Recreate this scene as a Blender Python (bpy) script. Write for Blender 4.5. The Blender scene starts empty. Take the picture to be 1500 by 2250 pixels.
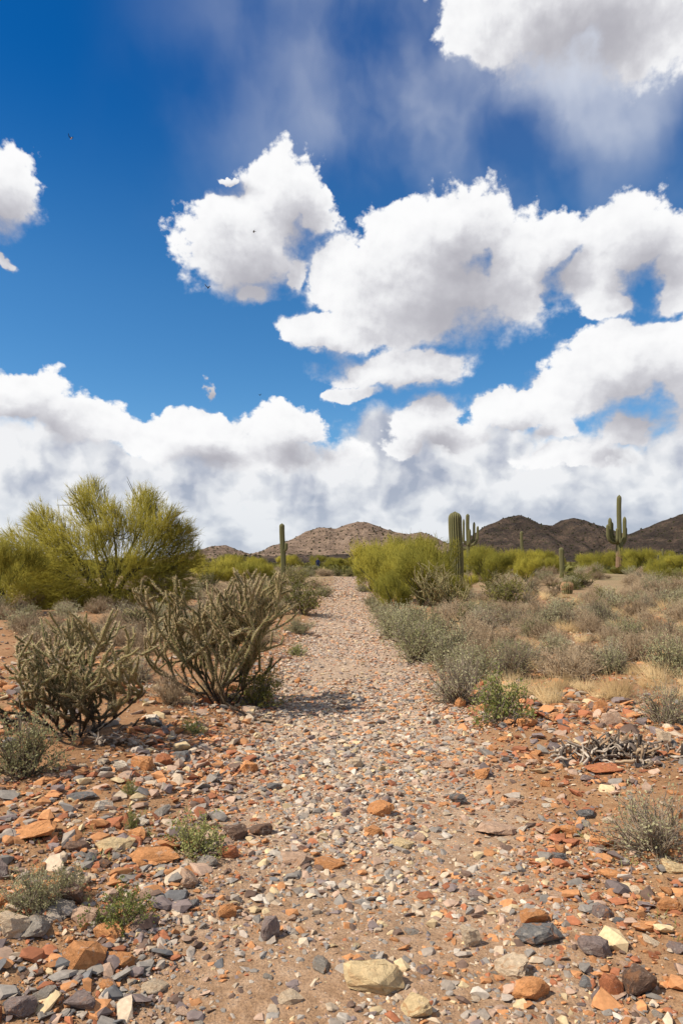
import bpy, bmesh, math, random
import numpy as np
from mathutils import Vector, Matrix

SC = bpy.context.scene
COL = SC.collection
F = 1500.0          # focal length in photo pixels (24 mm on a 36 mm tall frame)
HZ = 1235.0         # photo row of the horizon
EYE = 1.6

# ------------------------------------------------------------------ camera
cam = bpy.data.cameras.new('camera')
cam.sensor_fit = 'VERTICAL'
cam.sensor_height = 36.0
cam.sensor_width = 24.0
cam.lens = 24.0
cam.shift_y = (HZ - 1125.0) / 2250.0
cam.clip_start = 0.05
cam.clip_end = 60000.0
cam_o = bpy.data.objects.new('camera', cam)
COL.objects.link(cam_o)
cam_o.location = (0, 0, EYE)
cam_o.rotation_euler = (math.radians(90), 0, 0)
SC.camera = cam_o

# ------------------------------------------------------------------ sun
SUN_DIR = Vector((-0.80, -0.24, 1.02)).normalized()      # towards the sun
sl = bpy.data.lights.new('sun', 'SUN')
sl.energy = 5.0
sl.angle = math.radians(0.55)
sl.color = (1.0, 0.93, 0.83)
so = bpy.data.objects.new('sun', sl)
COL.objects.link(so)
so.rotation_euler = SUN_DIR.to_track_quat('Z', 'Y').to_euler()
so.location = (-30, -10, 40)

# ------------------------------------------------------------------ picture settings
SC.view_settings.view_transform = 'Standard'
SC.view_settings.look = 'None'
SC.view_settings.gamma = 1.0
SC.view_settings.exposure = 0.22
SC.view_settings.use_curve_mapping = False
SC.render.engine = 'CYCLES'
SC.cycles.use_denoising = True
SC.cycles.max_bounces = 6
SC.cycles.diffuse_bounces = 3
SC.cycles.glossy_bounces = 2
SC.cycles.transmission_bounces = 2
SC.cycles.transparent_max_bounces = 8

# ------------------------------------------------------------------ node helpers
class NT:
    """small helper round a node tree"""
    def __init__(self, tree):
        self.t = tree
    def n(self, typ, **kw):
        nd = self.t.nodes.new(typ)
        for k, v in kw.items():
            setattr(nd, k, v)
        return nd
    def put(self, sock, v):
        if v is None:
            return
        if hasattr(v, 'is_output') or isinstance(v, bpy.types.NodeSocket):
            self.t.links.new(v, sock)
        else:
            sock.default_value = v
    def math(self, op, a, b=None, c=None, clamp=False):
        nd = self.n('ShaderNodeMath', operation=op, use_clamp=clamp)
        self.put(nd.inputs[0], a); self.put(nd.inputs[1], b); self.put(nd.inputs[2], c)
        return nd.outputs[0]
    def vm(self, op, a, b=None, c=None):
        nd = self.n('ShaderNodeVectorMath', operation=op)
        self.put(nd.inputs[0], a); self.put(nd.inputs[1], b)
        if c is not None:
            self.put(nd.inputs[2], c)
        return nd.outputs['Value'] if op in ('LENGTH', 'DOT_PRODUCT', 'DISTANCE') else nd.outputs[0]
    def mix(self, f, a, b):
        nd = self.n('ShaderNodeMix', data_type='RGBA')
        self.put(nd.inputs[0], f); self.put(nd.inputs[6], a); self.put(nd.inputs[7], b)
        return nd.outputs[2]
    def sstep(self, x, lo, hi, a=0.0, b=1.0):
        nd = self.n('ShaderNodeMapRange', interpolation_type='SMOOTHSTEP')
        self.put(nd.inputs[0], x); self.put(nd.inputs[1], lo); self.put(nd.inputs[2], hi)
        self.put(nd.inputs[3], a); self.put(nd.inputs[4], b)
        return nd.outputs[0]
    def noise(self, vec, scale, detail=4.0, rough=0.55, dist=0.0, dim='3D', lac=2.0, color=False):
        nd = self.n('ShaderNodeTexNoise', noise_dimensions=dim)
        self.put(nd.inputs['Vector'], vec); nd.inputs['Scale'].default_value = scale
        nd.inputs['Detail'].default_value = detail; nd.inputs['Roughness'].default_value = rough
        nd.inputs['Lacunarity'].default_value = lac; nd.inputs['Distortion'].default_value = dist
        return nd.outputs['Color'] if color else nd.outputs['Fac']
    def comb(self, x, y, z):
        nd = self.n('ShaderNodeCombineXYZ')
        self.put(nd.inputs[0], x); self.put(nd.inputs[1], y); self.put(nd.inputs[2], z)
        return nd.outputs[0]
    def sep(self, v):
        nd = self.n('ShaderNodeSeparateXYZ'); self.put(nd.inputs[0], v)
        return nd.outputs[0], nd.outputs[1], nd.outputs[2]
    def ramp(self, f, stops, interp='LINEAR'):
        nd = self.n('ShaderNodeValToRGB'); self.put(nd.inputs[0], f)
        cr = nd.color_ramp; cr.interpolation = interp
        while len(cr.elements) < len(stops):
            cr.elements.new(0.5)
        for e, (p, c) in zip(cr.elements, stops):
            e.position = p; e.color = (c[0], c[1], c[2], 1)
        return nd.outputs[0]

# ------------------------------------------------------------------ world: clear blue sky with cumulus
world = bpy.data.worlds.new('World')
SC.world = world
world.use_nodes = True
wt = world.node_tree
wt.nodes.clear()
W = NT(wt)

SKY_SAT = 1.35
SKY_HIGH = (0.16, 1.00, 1.34)
SKY_LOW = (1.40, 1.50, 1.50)
def ang(px, py):
    """photo pixel -> (azimuth, elevation) of that direction, in radians"""
    u, v = (px - 750.0) / F, (HZ - py) / F
    return math.atan(u), math.atan(v / math.sqrt(1 + u * u))

# cumulus lobes: centre x, y and half-width, half-height as seen from the trail (photo pixels)
LOBES = [
 (1210, 50, 190, 95), (1050, 70, 95, 72), (1420, 40, 230, 120), (1300, -110, 330, 150),
 (-10, 420, 100, 115), (15, 575, 30, 18),
 (530, 545, 150, 100), (635, 435, 84, 92), (600, 480, 120, 80), (705, 475, 48, 58), (555, 625, 62, 36), (655, 590, 40, 36),
 (960, 640, 245, 120), (1010, 520, 150, 92), (880, 520, 105, 75), (760, 610, 90, 80), (715, 728, 105, 44), (1140, 610, 110, 130), (900, 705, 200, 70),
 (880, 805, 175, 50), (780, 860, 52, 26),
 (1225, 525, 78, 66), (1390, 520, 110, 100), (1300, 610, 110, 60), (1490, 560, 80, 90), (1340, 665, 75, 46), (1500, 640, 75, 55),
 (1370, 810, 165, 95), (1410, 760, 110, 66), (1130, 895, 105, 50), (1260, 850, 110, 75), (1380, 930, 110, 60), (1530, 850, 120, 130), (1220, 935, 60, 40),
 (930, 915, 92, 56), (1010, 960, 90, 38), (890, 970, 70, 36),
 (40, 880, 140, 85), (180, 930, 120, 62), (300, 965, 80, 46),
 (440, 950, 120, 46), (640, 940, 110, 54), (560, 1000, 230, 50),
 (510, 398, 34, 9), (440, 862, 10, 14),
 (1290, 1000, 150, 34),
]
# the lobes that are thick enough to shade what lies under them
THICK = [(1250, 20, 330, 120), (-20, 425, 120, 120), (540, 545, 160, 108), (640, 445, 95, 90),
 (980, 620, 260, 150), (1010, 520, 150, 90), (720, 725, 105, 46), (890, 805, 180, 52), (1390, 540, 130, 120), (1220, 540, 90, 70),
 (1380, 830, 200, 120), (1130, 895, 110, 52), (1380, 935, 115, 60), (940, 925, 110, 62), (60, 890, 190, 95), (450, 955, 130, 50), (630, 945, 120, 56),
 (1290, 1000, 150, 34), (399, 345, 40, 24), (492, 345, 70, 24), (427, 812, 36, 42), (1127, 768, 50, 30), (-3, 520, 46, 26)]

def build_field(name, lobes):
    """group: (azimuth, elevation, 0) -> 1 at a lobe's centre, 0 at its rim, negative outside"""
    g = bpy.data.node_groups.new(name, 'ShaderNodeTree')
    g.interface.new_socket('P', in_out='INPUT', socket_type='NodeSocketVector')
    g.interface.new_socket('Field', in_out='OUTPUT', socket_type='NodeSocketFloat')
    G = NT(g)
    gi, go = G.n('NodeGroupInput'), G.n('NodeGroupOutput')
    acc = None
    for L in lobes:
        cx, cy = ang(L[0], L[1])
        k = math.cos(cx) ** 2 / F
        rx, ry = L[2] * k, L[3] * k
        v = G.vm('MULTIPLY_ADD', gi.outputs[0], (1 / rx, 1 / ry, 0), (-cx / rx, -cy / ry, 0))
        d = G.vm('LENGTH', v)
        acc = d if acc is None else G.math('SMOOTH_MIN', acc, d, 0.22)
    g.links.new(G.math('SUBTRACT', 1.0, acc), go.inputs[0])
    return g

FIELD = build_field('cumulus_lobes', LOBES)
SHADE = build_field('cumulus_thickness', THICK)
def field(vec, grp):
    nd = W.n('ShaderNodeGroup'); nd.node_tree = grp
    W.put(nd.inputs[0], vec)
    return nd.outputs[0]

tc = W.n('ShaderNodeTexCoord')
dx, dy, dz = W.sep(tc.outputs['Generated'])
az = W.math('ARCTAN2', dx, dy)
el = W.math('ARCSINE', dz)
P = W.comb(az, el, 0.0)

# -- clear blue
sky = W.n('ShaderNodeTexSky', sky_type='NISHITA')
sky.sun_disc = False
sky.sun_elevation = math.asin(SUN_DIR.z)
sky.sun_rotation = math.atan2(SUN_DIR.x, SUN_DIR.y)
sky.altitude = 700.0
sky.air_density = 1.0
sky.dust_density = 0.35
sky.ozone_density = 2.2
SKY_STRENGTH = 0.085
hs = W.n('ShaderNodeHueSaturation')
hs.inputs['Saturation'].default_value = SKY_SAT
W.put(hs.inputs['Color'], sky.outputs[0])
tint = W.mix(W.sstep(el, 0.63, 0.34), (*[SKY_STRENGTH * k for k in SKY_HIGH], 1), (*[SKY_STRENGTH * k for k in SKY_LOW], 1))
blue = W.vm('MULTIPLY', hs.outputs[0], tint)          # deep polarised blue overhead, paler below

# -- turbulence shared by the cloud edges (2D: cheap)
P2 = W.comb(az, W.math('MULTIPLY', el, 1.2), 0.0)
warpA = W.vm('SUBTRACT', W.noise(P2, 9.0, 5.0, 0.6, dim='2D', color=True), (0.5, 0.5, 0.5))
Pw = W.vm('ADD', P, W.vm('MULTIPLY', warpA, (0.085, 0.07, 0)))
def billow(vec, scale, detail, rough):
    nd = W.n('ShaderNodeTexVoronoi', feature='F1', voronoi_dimensions='2D', normalize=True)
    W.put(nd.inputs['Vector'], vec)
    nd.inputs['Scale'].default_value = scale; nd.inputs['Detail'].default_value = detail
    nd.inputs['Roughness'].default_value = rough; nd.inputs['Lacunarity'].default_value = 2.1
    return nd.outputs['Distance']
Pbl = W.vm('ADD', P2, W.vm('MULTIPLY', warpA, (0.03, 0.03, 0.0)))
bil = billow(Pbl, 19.0, 3.0, 0.50)
fine = W.noise(P2, 55.0, 5.0, 0.62, dim='2D')
soft = W.noise(P2, 6.0, 1.0, 0.5, dim='2D')

# -- other cumulus all round the sky, beyond the view
outside = W.math('MAXIMUM', W.sstep(W.math('ABSOLUTE', az), 0.56, 0.72), W.sstep(el, 0.74, 0.86))
Pg = W.comb(dx, dy, W.math('MULTIPLY', dz, 1.6))
gen = W.math('SUBTRACT', W.math('MULTIPLY', W.noise(Pg, 3.1, 2.0, 0.5), 5.0), 2.75)
f0 = W.math('MAXIMUM', field(Pw, FIELD), W.math('SUBTRACT', gen, W.math('MULTIPLY', W.math('SUBTRACT', 1.0, outside), 4.0)))
edge = W.math('ADD', W.math('MULTIPLY', W.math('SUBTRACT', 0.40, bil), 0.85), W.math('MULTIPLY', W.math('SUBTRACT', fine, 0.5), 0.42))
T0 = W.math('ADD', f0, edge)

# light inside a cloud: the more cloud above and sunward, the greyer
LD = (-0.30, 0.95)
def sh(v, d):
    return W.vm('ADD', v, (LD[0] * d, LD[1] * d, 0))
warpS = W.vm('MULTIPLY', warpA, (0.06, 0.05, 0))
f1 = field(W.vm('ADD', sh(P, 0.040), warpS), SHADE)
alpha = W.sstep(T0, 0.0, W.sstep(W.math('SUBTRACT', f1, f0), -0.20, 0.50, 0.20, 0.95))     # crisp tops, soft undersides
bil1 = billow(sh(Pbl, 0.013), 19.0, 3.0, 0.50)
relief = W.math('SUBTRACT', bil1, bil)
mid = W.noise(P2, 15.0, 3.0, 0.55, dim='2D')
th = W.math('MULTIPLY_ADD', W.math('MAXIMUM', f1, -0.15), 1.05, W.math('MULTIPLY', W.math('SUBTRACT', mid, 0.5), 0.55))
th = W.math('SUBTRACT', th, W.math('MULTIPLY', relief, W.sstep(f1, 0.8, 0.1, 0.22, 0.62)))
th = W.math('ADD', th, W.math('MULTIPLY', W.math('SUBTRACT', fine, 0.5), -0.22))
ccol = W.ramp(W.sstep(th, -0.30, 0.98), [(0.0, (0.97, 0.97, 0.975)), (0.3, (0.86, 0.862, 0.88)), (0.62, (0.65, 0.648, 0.685)), (1.0, (0.45, 0.445, 0.49))])

# -- low bank of cloud towards the horizon: rows of cumulus, flatter and smaller with distance
row = W.math('MULTIPLY', W.math('LOGARITHM', W.math('ADD', W.math('MAXIMUM', el, 0.0), 0.05), 2.718), 0.16)
Pb = W.vm('ADD', W.comb(az, row, 0.0), W.vm('MULTIPLY', warpA, (0.05, 0.05, 0)))
bankA = W.noise(Pb, 10.0, 4.0, 0.55, dim='2D')
bankV = billow(Pb, 20.0, 2.0, 0.5)
bankL = billow(W.vm('ADD', Pb, (-0.010, 0.016, 0)), 20.0, 2.0, 0.5)
bankM = W.noise(W.vm('ADD', Pb, (-0.01, 0.022, 0)), 10.0, 3.0, 0.5, dim='2D')
cover = W.sstep(W.math('MULTIPLY_ADD', W.math('SUBTRACT', soft, 0.5), 0.10, el), 0.13, 0.265, 0.95, -0.95)
bT = W.math('MULTIPLY_ADD', W.math('SUBTRACT', bankA, 0.5), 1.9, cover)
bT = W.math('ADD', bT, W.math('MULTIPLY_ADD', W.math('SUBTRACT', 0.4, bankV), 0.5, W.math('MULTIPLY', W.math('SUBTRACT', fine, 0.5), 0.3)))
balpha = W.sstep(bT, 0.0, 0.55)
bsh = W.math('MULTIPLY_ADD', W.math('SUBTRACT', bankM, 0.5), 2.7, 0.40)
bsh = W.math('ADD', bsh, W.math('MULTIPLY', W.math('SUBTRACT', bankL, bankV), -1.15))
bsh = W.math('ADD', bsh, W.math('MULTIPLY', W.math('SUBTRACT', fine, 0.5), -0.22))
bcol = W.ramp(bsh, [(0.05, (0.89, 0.89, 0.90)), (0.35, (0.73, 0.745, 0.78)), (0.68, (0.53, 0.555, 0.63)), (0.95, (0.38, 0.42, 0.52))])
bcol = W.mix(W.sstep(el, 0.15, 0.0, 0.0, 0.40), bcol, (0.60, 0.665, 0.76, 1))

# -- thin veil high up
Pv = W.comb(W.math('ADD', az, W.math('MULTIPLY', el, 0.12)), W.math('MULTIPLY', el, 0.85), 0.0)
v1 = W.noise(W.vm('ADD', Pv, W.vm('MULTIPLY', warpA, (0.04, 0.04, 0))), 6.0, 4.0, 0.5, dim='2D')
vm_ = W.math('MULTIPLY', W.sstep(el, 0.40, 0.56), W.sstep(az, -0.40, 0.34))
valpha = W.math('MULTIPLY', vm_, W.sstep(W.math('MULTIPLY_ADD', soft, 0.55, W.math('MULTIPLY', v1, 0.75)), 0.43, 0.92, 0.05, 0.78))

def bgd(col):
    nd = W.n('ShaderNodeBackground'); W.put(nd.inputs[0], col); nd.inputs[1].default_value = 0.87
    return nd.outputs[0]
def mixs(f, a, b):
    nd = W.n('ShaderNodeMixShader'); W.put(nd.inputs[0], f)
    wt.links.new(a, nd.inputs[1]); wt.links.new(b, nd.inputs[2])
    return nd.outputs[0]
clear = bgd(W.mix(valpha, blue, (0.80, 0.83, 0.89, 1)))
s1 = mixs(W.math('MULTIPLY', balpha, 0.97), clear, bgd(bcol))
s2 = mixs(alpha, s1, bgd(ccol))
s3 = mixs(W.math('LESS_THAN', dz, -0.004), s2, bgd((0.20, 0.15, 0.105, 1)))     # earth below the horizon
wo = W.n('ShaderNodeOutputWorld')
wt.links.new(s3, wo.inputs[0])
world.cycles.sampling_method = 'NONE'

# ================================================================== mesh helpers
def link(name, me, mat=None, parent=None):
    o = bpy.data.objects.new(name, me)
    COL.objects.link(o)
    if mat is not None and me is not None and len(me.materials) == 0:
        me.materials.append(mat)
    if parent is not None:
        o.parent = parent
    return o

def mesh_np(name, verts, faces, mat=None, smooth=False):
    """faces: (n,3) or (n,4) int array"""
    me = bpy.data.meshes.new(name)
    verts = np.asarray(verts, np.float32); faces = np.asarray(faces, np.int32)
    k = faces.shape[1]
    me.vertices.add(len(verts)); me.vertices.foreach_set('co', verts.ravel())
    me.loops.add(faces.size); me.loops.foreach_set('vertex_index', faces.ravel())
    me.polygons.add(len(faces))
    me.polygons.foreach_set('loop_start', np.arange(0, faces.size, k, dtype=np.int32))
    if smooth:
        me.polygons.foreach_set('use_smooth', np.ones(len(faces), bool))
    me.update(calc_edges=True)
    me.validate()
    if mat is not None:
        me.materials.append(mat)
    return me

def empty(name, loc, rz=0.0):
    o = bpy.data.objects.new(name, None)
    COL.objects.link(o)
    o.empty_display_size = 0.2
    o.location = loc; o.rotation_euler = (0, 0, rz)
    return o

def tag(o, label=None, cat=None, group=None, kind=None):
    if label: o['label'] = label
    if cat: o['category'] = cat
    if group: o['group'] = group
    if kind: o['kind'] = kind
    return o

def copy_tree(o, parent=None):
    c = o.copy(); COL.objects.link(c); c.parent = parent
    for ch in o.children:
        copy_tree(ch, c)
    return c

class Geo:
    """collects triangles"""
    def __init__(self):
        self.v = []; self.f = []; self.n = 0
    def add(self, v, f):
        v = np.asarray(v, np.float64).reshape(-1, 3); f = np.asarray(f, np.int64)
        if f.shape[1] == 4:
            f = np.concatenate([f[:, [0, 1, 2]], f[:, [0, 2, 3]]])
        self.v.append(v); self.f.append(f + self.n); self.n += len(v)
    def mesh(self, name, mat=None, smooth=False):
        return mesh_np(name, np.concatenate(self.v), np.concatenate(self.f), mat, smooth)
    def pts(self):
        return np.concatenate(self.v)

def unit(a):
    a = np.asarray(a, float)
    return a / np.maximum(np.linalg.norm(a, axis=-1, keepdims=True), 1e-9)

def perp(d):
    ref = np.where(np.abs(d[:, 2:3]) > 0.9, np.array([[1.0, 0, 0]]), np.array([[0, 0, 1.0]]))
    a = unit(np.cross(d, ref)); b = np.cross(d, a)
    return a, b

def spikes(geo, base, d, length, width):
    """thin tapered three-sided shoots"""
    base = np.asarray(base, float); d = unit(d); n = len(base)
    length = np.broadcast_to(np.asarray(length, float), (n,)); width = np.broadcast_to(np.asarray(width, float), (n,))
    a, b = perp(d)
    ring = [base + (a * math.cos(t) + b * math.sin(t)) * width[:, None] * 0.5 for t in (0, 2.094, 4.189)]
    tip = base + d * length[:, None]
    v = np.stack(ring + [tip], 1).reshape(-1, 3)
    i = (np.arange(n) * 4)[:, None]
    f = np.concatenate([i + np.array([[0, 1, 3]]), i + np.array([[1, 2, 3]]), i + np.array([[2, 0, 3]])])
    geo.add(v, f)

def leaves(geo, c, d, nrm, length, width):
    """four-cornered leaf blades, slightly folded"""
    d = unit(d); s = unit(np.cross(d, nrm)); n = len(c)
    u = np.cross(s, d)
    L = np.broadcast_to(np.asarray(length, float), (n,))[:, None]; Wd = np.broadcast_to(np.asarray(width, float), (n,))[:, None]
    v = np.stack([c, c + d * L * .5 + s * Wd * .5 + u * Wd * .15, c + d * L, c + d * L * .5 - s * Wd * .5 + u * Wd * .15], 1).reshape(-1, 3)
    i = (np.arange(n) * 4)[:, None]
    geo.add(v, np.concatenate([i + np.array([[0, 1, 2]]), i + np.array([[0, 2, 3]])]))

def tube(geo, path, rad, sides=6, cap=True, bump=None):
    path = np.asarray(path, float); n = len(path)
    rad = np.broadcast_to(np.asarray(rad, float), (n,))
    t = np.gradient(path, axis=0); t = unit(t)
    a = np.cross(t[0], [0.13, 0.2, 1.0] if abs(t[0][2]) < 0.95 else [1.0, 0.1, 0])
    a = a / np.linalg.norm(a)
    A = np.zeros((n, 3)); 
    for i in range(n):
        a = a - t[i] * np.dot(a, t[i]); a = a / max(np.linalg.norm(a), 1e-9); A[i] = a
    B = np.cross(t, A)
    th = np.linspace(0, 2 * math.pi, sides, endpoint=False)
    r = rad[:, None] * np.ones((1, sides))
    if bump is not None:
        r = r * bump(n, sides)
    v = path[:, None, :] + (A[:, None, :] * np.cos(th)[None, :, None] + B[:, None, :] * np.sin(th)[None, :, None]) * r[:, :, None]
    v = v.reshape(-1, 3)
    i = np.arange(n - 1)[:, None] * sides; j = np.arange(sides)[None, :]; j2 = (j + 1) % sides
    f = np.stack([i + j, i + j2, i + sides + j2, i + sides + j], -1).reshape(-1, 4)
    geo.add(v, f)
    if cap:
        tip = np.concatenate([v[-sides:], (path[-1] + t[-1] * rad[-1] * 0.7)[None]])
        k = np.arange(sides)
        geo.add(tip, np.stack([k, (k + 1) % sides, np.full(sides, sides)], -1))

# ================================================================== lie of the land
def trail_x(y):
    y = np.asarray(y, float)
    return 0.10 + 0.008 * y - 0.00035 * np.maximum(y - 52.0, 0) ** 2
def trail_hw(y):
    return 1.12 + 0.002 * np.asarray(y, float)
def sm(x, a, b):
    t = np.clip((np.asarray(x, float) - a) / (b - a), 0, 1); return t * t * (3 - 2 * t)
def H0(x, y):
    x = np.asarray(x, float); y = np.asarray(y, float)
    h = 0.030 * np.sin(1.3 * x + 0.7 * y + 0.5) + 0.028 * np.sin(-0.9 * x + 1.1 * y + 1.9) + 0.05 * np.sin(0.35 * x + 0.21 * y)
    h += 0.012 * np.sin(3.7 * x + 1.2) * np.sin(3.1 * y + 0.4)
    r = np.hypot(x, y)
    h += sm(r, 25, 90) * (0.22 * np.sin(0.071 * x + 1.0) + 0.20 * np.sin(0.063 * y + 0.03 * x + 2.2))
    d = (x - trail_x(y)) / trail_hw(y)
    h -= 0.07 * np.exp(-d ** 4)                                   # trail worn a little into the ground
    h += 0.09 * sm(-d, 1.0, 2.0) * sm(14 - y, 0, 6)               # low stony bank on the left
    h += 0.05 * sm(d, 1.1, 2.0)
    return h
_h00 = float(H0(0, 0))
def H(x, y):
    return H0(x, y) - _h00
def ground_at(px, py):
    """where the line of sight through a photo pixel meets the ground"""
    Y = F * EYE / (py - HZ)
    for _ in range(12):
        X = (px - 750.0) / F * Y
        Y = F * (EYE - float(H(X, Y))) / (py - HZ)
    return (px - 750.0) / F * Y, Y
def g3(x, y, dz=0.0):
    return (x, y, float(H(x, y)) + dz)

# ================================================================== materials
def mat(name):
    m = bpy.data.materials.new(name); m.use_nodes = True
    m.node_tree.nodes.clear()
    N = NT(m.node_tree)
    out = N.n('ShaderNodeOutputMaterial')
    return m, N, out
def principled(N, out, col, rough=0.9, bump=None, spec=0.25):
    p = N.n('ShaderNodeBsdfPrincipled')
    N.put(p.inputs['Base Color'], col); N.put(p.inputs['Roughness'], rough)
    p.inputs['Specular IOR Level'].default_value = spec
    if bump is not None:
        b = N.n('ShaderNodeBump'); b.inputs['Strength'].default_value = bump[1]; b.inputs['Distance'].default_value = bump[2]
        N.put(b.inputs['Height'], bump[0]); N.t.links.new(b.outputs[0], p.inputs['Normal'])
    N.t.links.new(p.outputs[0], out.inputs[0])
    return p

# soil: rusty desert earth, paler and pinker where feet have worn the trail
M_SOIL, N, out = mat('desert_soil')
pos = N.n('ShaderNodeNewGeometry').outputs['Position']
sx, sy, sz = N.sep(pos)
n1 = N.noise(pos, 0.9, 5, 0.6); n2 = N.noise(pos, 14.0, 5, 0.65); n3 = N.noise(pos, 90.0, 4, 0.7); nf = N.noise(pos, 0.055, 4, 0.6)
dirt = N.ramp(N.math('ADD', N.math('MULTIPLY', n1, 0.5), N.math('MULTIPLY', n2, 0.5)),
              [(0.30, (0.20, 0.105, 0.050)), (0.48, (0.31, 0.165, 0.078)), (0.62, (0.38, 0.225, 0.115)), (0.75, (0.30, 0.20, 0.12))])
worn = N.ramp(n2, [(0.32, (0.29, 0.195, 0.125)), (0.5, (0.42, 0.295, 0.195)), (0.68, (0.50, 0.37, 0.255))])
far = N.ramp(nf, [(0.35, (0.27, 0.155, 0.082)), (0.5, (0.29, 0.20, 0.108)), (0.65, (0.24, 0.185, 0.095))])
dd = N.math('ABSOLUTE', N.math('SUBTRACT', sx, N.math('MULTIPLY_ADD', sy, 0.008, 0.10)))
dd = N.math('ADD', dd, N.math('MULTIPLY', N.math('SUBTRACT', n1, 0.5), 0.9))
tm = N.math('MULTIPLY', N.sstep(dd, 1.35, 0.75), N.sstep(sy, 66, 60))
c = N.mix(N.sstep(sy, 14, 40), dirt, far)
worn = N.mix(N.sstep(N.math('ADD', sy, N.math('MULTIPLY', n1, 3.0)), 8.0, 3.0), worn, N.ramp(n2, [(0.32, (0.25, 0.145, 0.075)), (0.5, (0.37, 0.225, 0.125)), (0.68, (0.43, 0.285, 0.175))]))
c = N.mix(tm, c, worn)
speck = N.ramp(n3, [(0.35, (0.55, 0.55, 0.58)), (0.5, (1, 1, 1)), (0.68, (1.25, 1.2, 1.15))])
mm = N.n('ShaderNodeMix', data_type='RGBA', blend_type='MULTIPLY'); mm.inputs[0].default_value = 0.8
N.put(mm.inputs[6], c); N.put(mm.inputs[7], speck)
principled(N, out, mm.outputs[2], 0.95, (N.math('ADD', n2, N.math('MULTIPLY', n3, 0.6)), 0.8, 0.02), 0.1)

def rock_color(N, base, vec, rnd):
    """weathered stone: mottled, with rust stains and pale veins"""
    a = N.noise(vec, 9.0, 5, 0.65); b = N.noise(vec, 3.0, 3, 0.5, 1.2); f = N.noise(vec, 60.0, 3, 0.7)
    k = N.math('MULTIPLY_ADD', a, 1.25, 0.36)
    k = N.math('MULTIPLY', k, N.math('MULTIPLY_ADD', f, 0.5, 0.75))
    c = N.vm('MULTIPLY', base, N.comb(k, k, k))
    c = N.mix(N.math('MULTIPLY', N.sstep(b, 0.55, 0.68), N.math('MULTIPLY', rnd, 0.75)), c, (0.36, 0.15, 0.05, 1))
    c = N.mix(N.math('MULTIPLY', N.sstep(b, 0.40, 0.33), 0.35), c, (0.44, 0.38, 0.31, 1))
    return c, N.math('ADD', a, N.math('MULTIPLY', f, 0.4))

M_ROCK, N, out = mat('weathered_rock')
oi = N.n('ShaderNodeObjectInfo')
tcn = N.n('ShaderNodeTexCoord')
vec = N.vm('ADD', N.vm('MULTIPLY', tcn.outputs['Object'], (1, 1, 1.6)), N.comb(N.math('MULTIPLY', oi.outputs['Random'], 37.0), 0, 0))
c, h = rock_color(N, oi.outputs['Color'], vec, oi.outputs['Random'])
principled(N, out, N.vm('MULTIPLY', c, (1.22, 1.2, 1.15)), 0.85, (h, 0.7, 0.03), 0.2)

M_GRAVEL, N, out = mat('gravel_stone')
at = N.n('ShaderNodeAttribute', attribute_type='INSTANCER', attribute_name='tint')
p_ = N.n('ShaderNodeNewGeometry').outputs['Position']
a = N.noise(p_, 55.0, 3, 0.6)
k = N.math('MULTIPLY_ADD', a, 0.9, 0.55)
principled(N, out, N.vm('MULTIPLY', at.outputs['Color'], N.comb(k, k, k)), 0.85, None, 0.25)

def plant_mat(name, c0, c1, transl=0.25, scale=3.0, rough=0.7, zgrad=None, rnd=0.25):
    m, N, out = mat(name)
    tcn = N.n('ShaderNodeTexCoord'); oi = N.n('ShaderNodeObjectInfo')
    n = N.noise(tcn.outputs['Object'], scale, 3, 0.6)
    n_ = N.math('ADD', n, N.math('MULTIPLY', N.math('SUBTRACT', oi.outputs['Random'], 0.5), rnd))
    c = N.mix(N.sstep(n_, 0.32, 0.68), (*c0, 1), (*c1, 1))
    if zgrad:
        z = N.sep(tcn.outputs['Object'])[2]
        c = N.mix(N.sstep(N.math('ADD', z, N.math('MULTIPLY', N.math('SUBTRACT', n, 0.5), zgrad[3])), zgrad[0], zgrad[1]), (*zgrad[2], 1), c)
    p = N.n('ShaderNodeBsdfPrincipled'); N.put(p.inputs['Base Color'], c)
    p.inputs['Roughness'].default_value = rough; p.inputs['Specular IOR Level'].default_value = 0.2
    if transl > 0:
        t = N.n('ShaderNodeBsdfTranslucent'); N.put(t.inputs[0], c)
        ms = N.n('ShaderNodeMixShader'); ms.inputs[0].default_value = transl
        N.t.links.new(p.outputs[0], ms.inputs[1]); N.t.links.new(t.outputs[0], ms.inputs[2])
        N.t.links.new(ms.outputs[0], out.inputs[0])
    else:
        N.t.links.new(p.outputs[0], out.inputs[0])
    return m

# ================================================================== ground sheet and trail
def ground_grid():
    rings = np.concatenate([[0.0], np.geomspace(0.5, 60, 210), np.geomspace(66, 26000, 60)])
    fr = np.linspace(-42, 42, 300)                        # fine in front, coarse behind
    bk = np.linspace(42, 318, 70)[1:-1]
    angs = np.radians(np.concatenate([fr, bk]))
    R, A = np.meshgrid(rings, angs, indexing='ij')
    X = R * np.sin(A); Y = R * np.cos(A)
    Z = H(X, Y) * np.where(R > 400, np.clip(1 - (R - 400) / 2000, 0, 1), 1)
    nr, na = R.shape
    v = np.stack([X, Y, Z], -1).reshape(-1, 3)
    i = np.arange(nr - 1)[:, None] * na; j = np.arange(na)[None]; j2 = (j + 1) % na
    f = np.stack([i + j, i + na + j, i + na + j2, i + j2], -1).reshape(-1, 4)
    return v, f
v, f = ground_grid()
tag(link('ground', mesh_np('ground', v, f, M_SOIL, True)), kind='structure')

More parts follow.
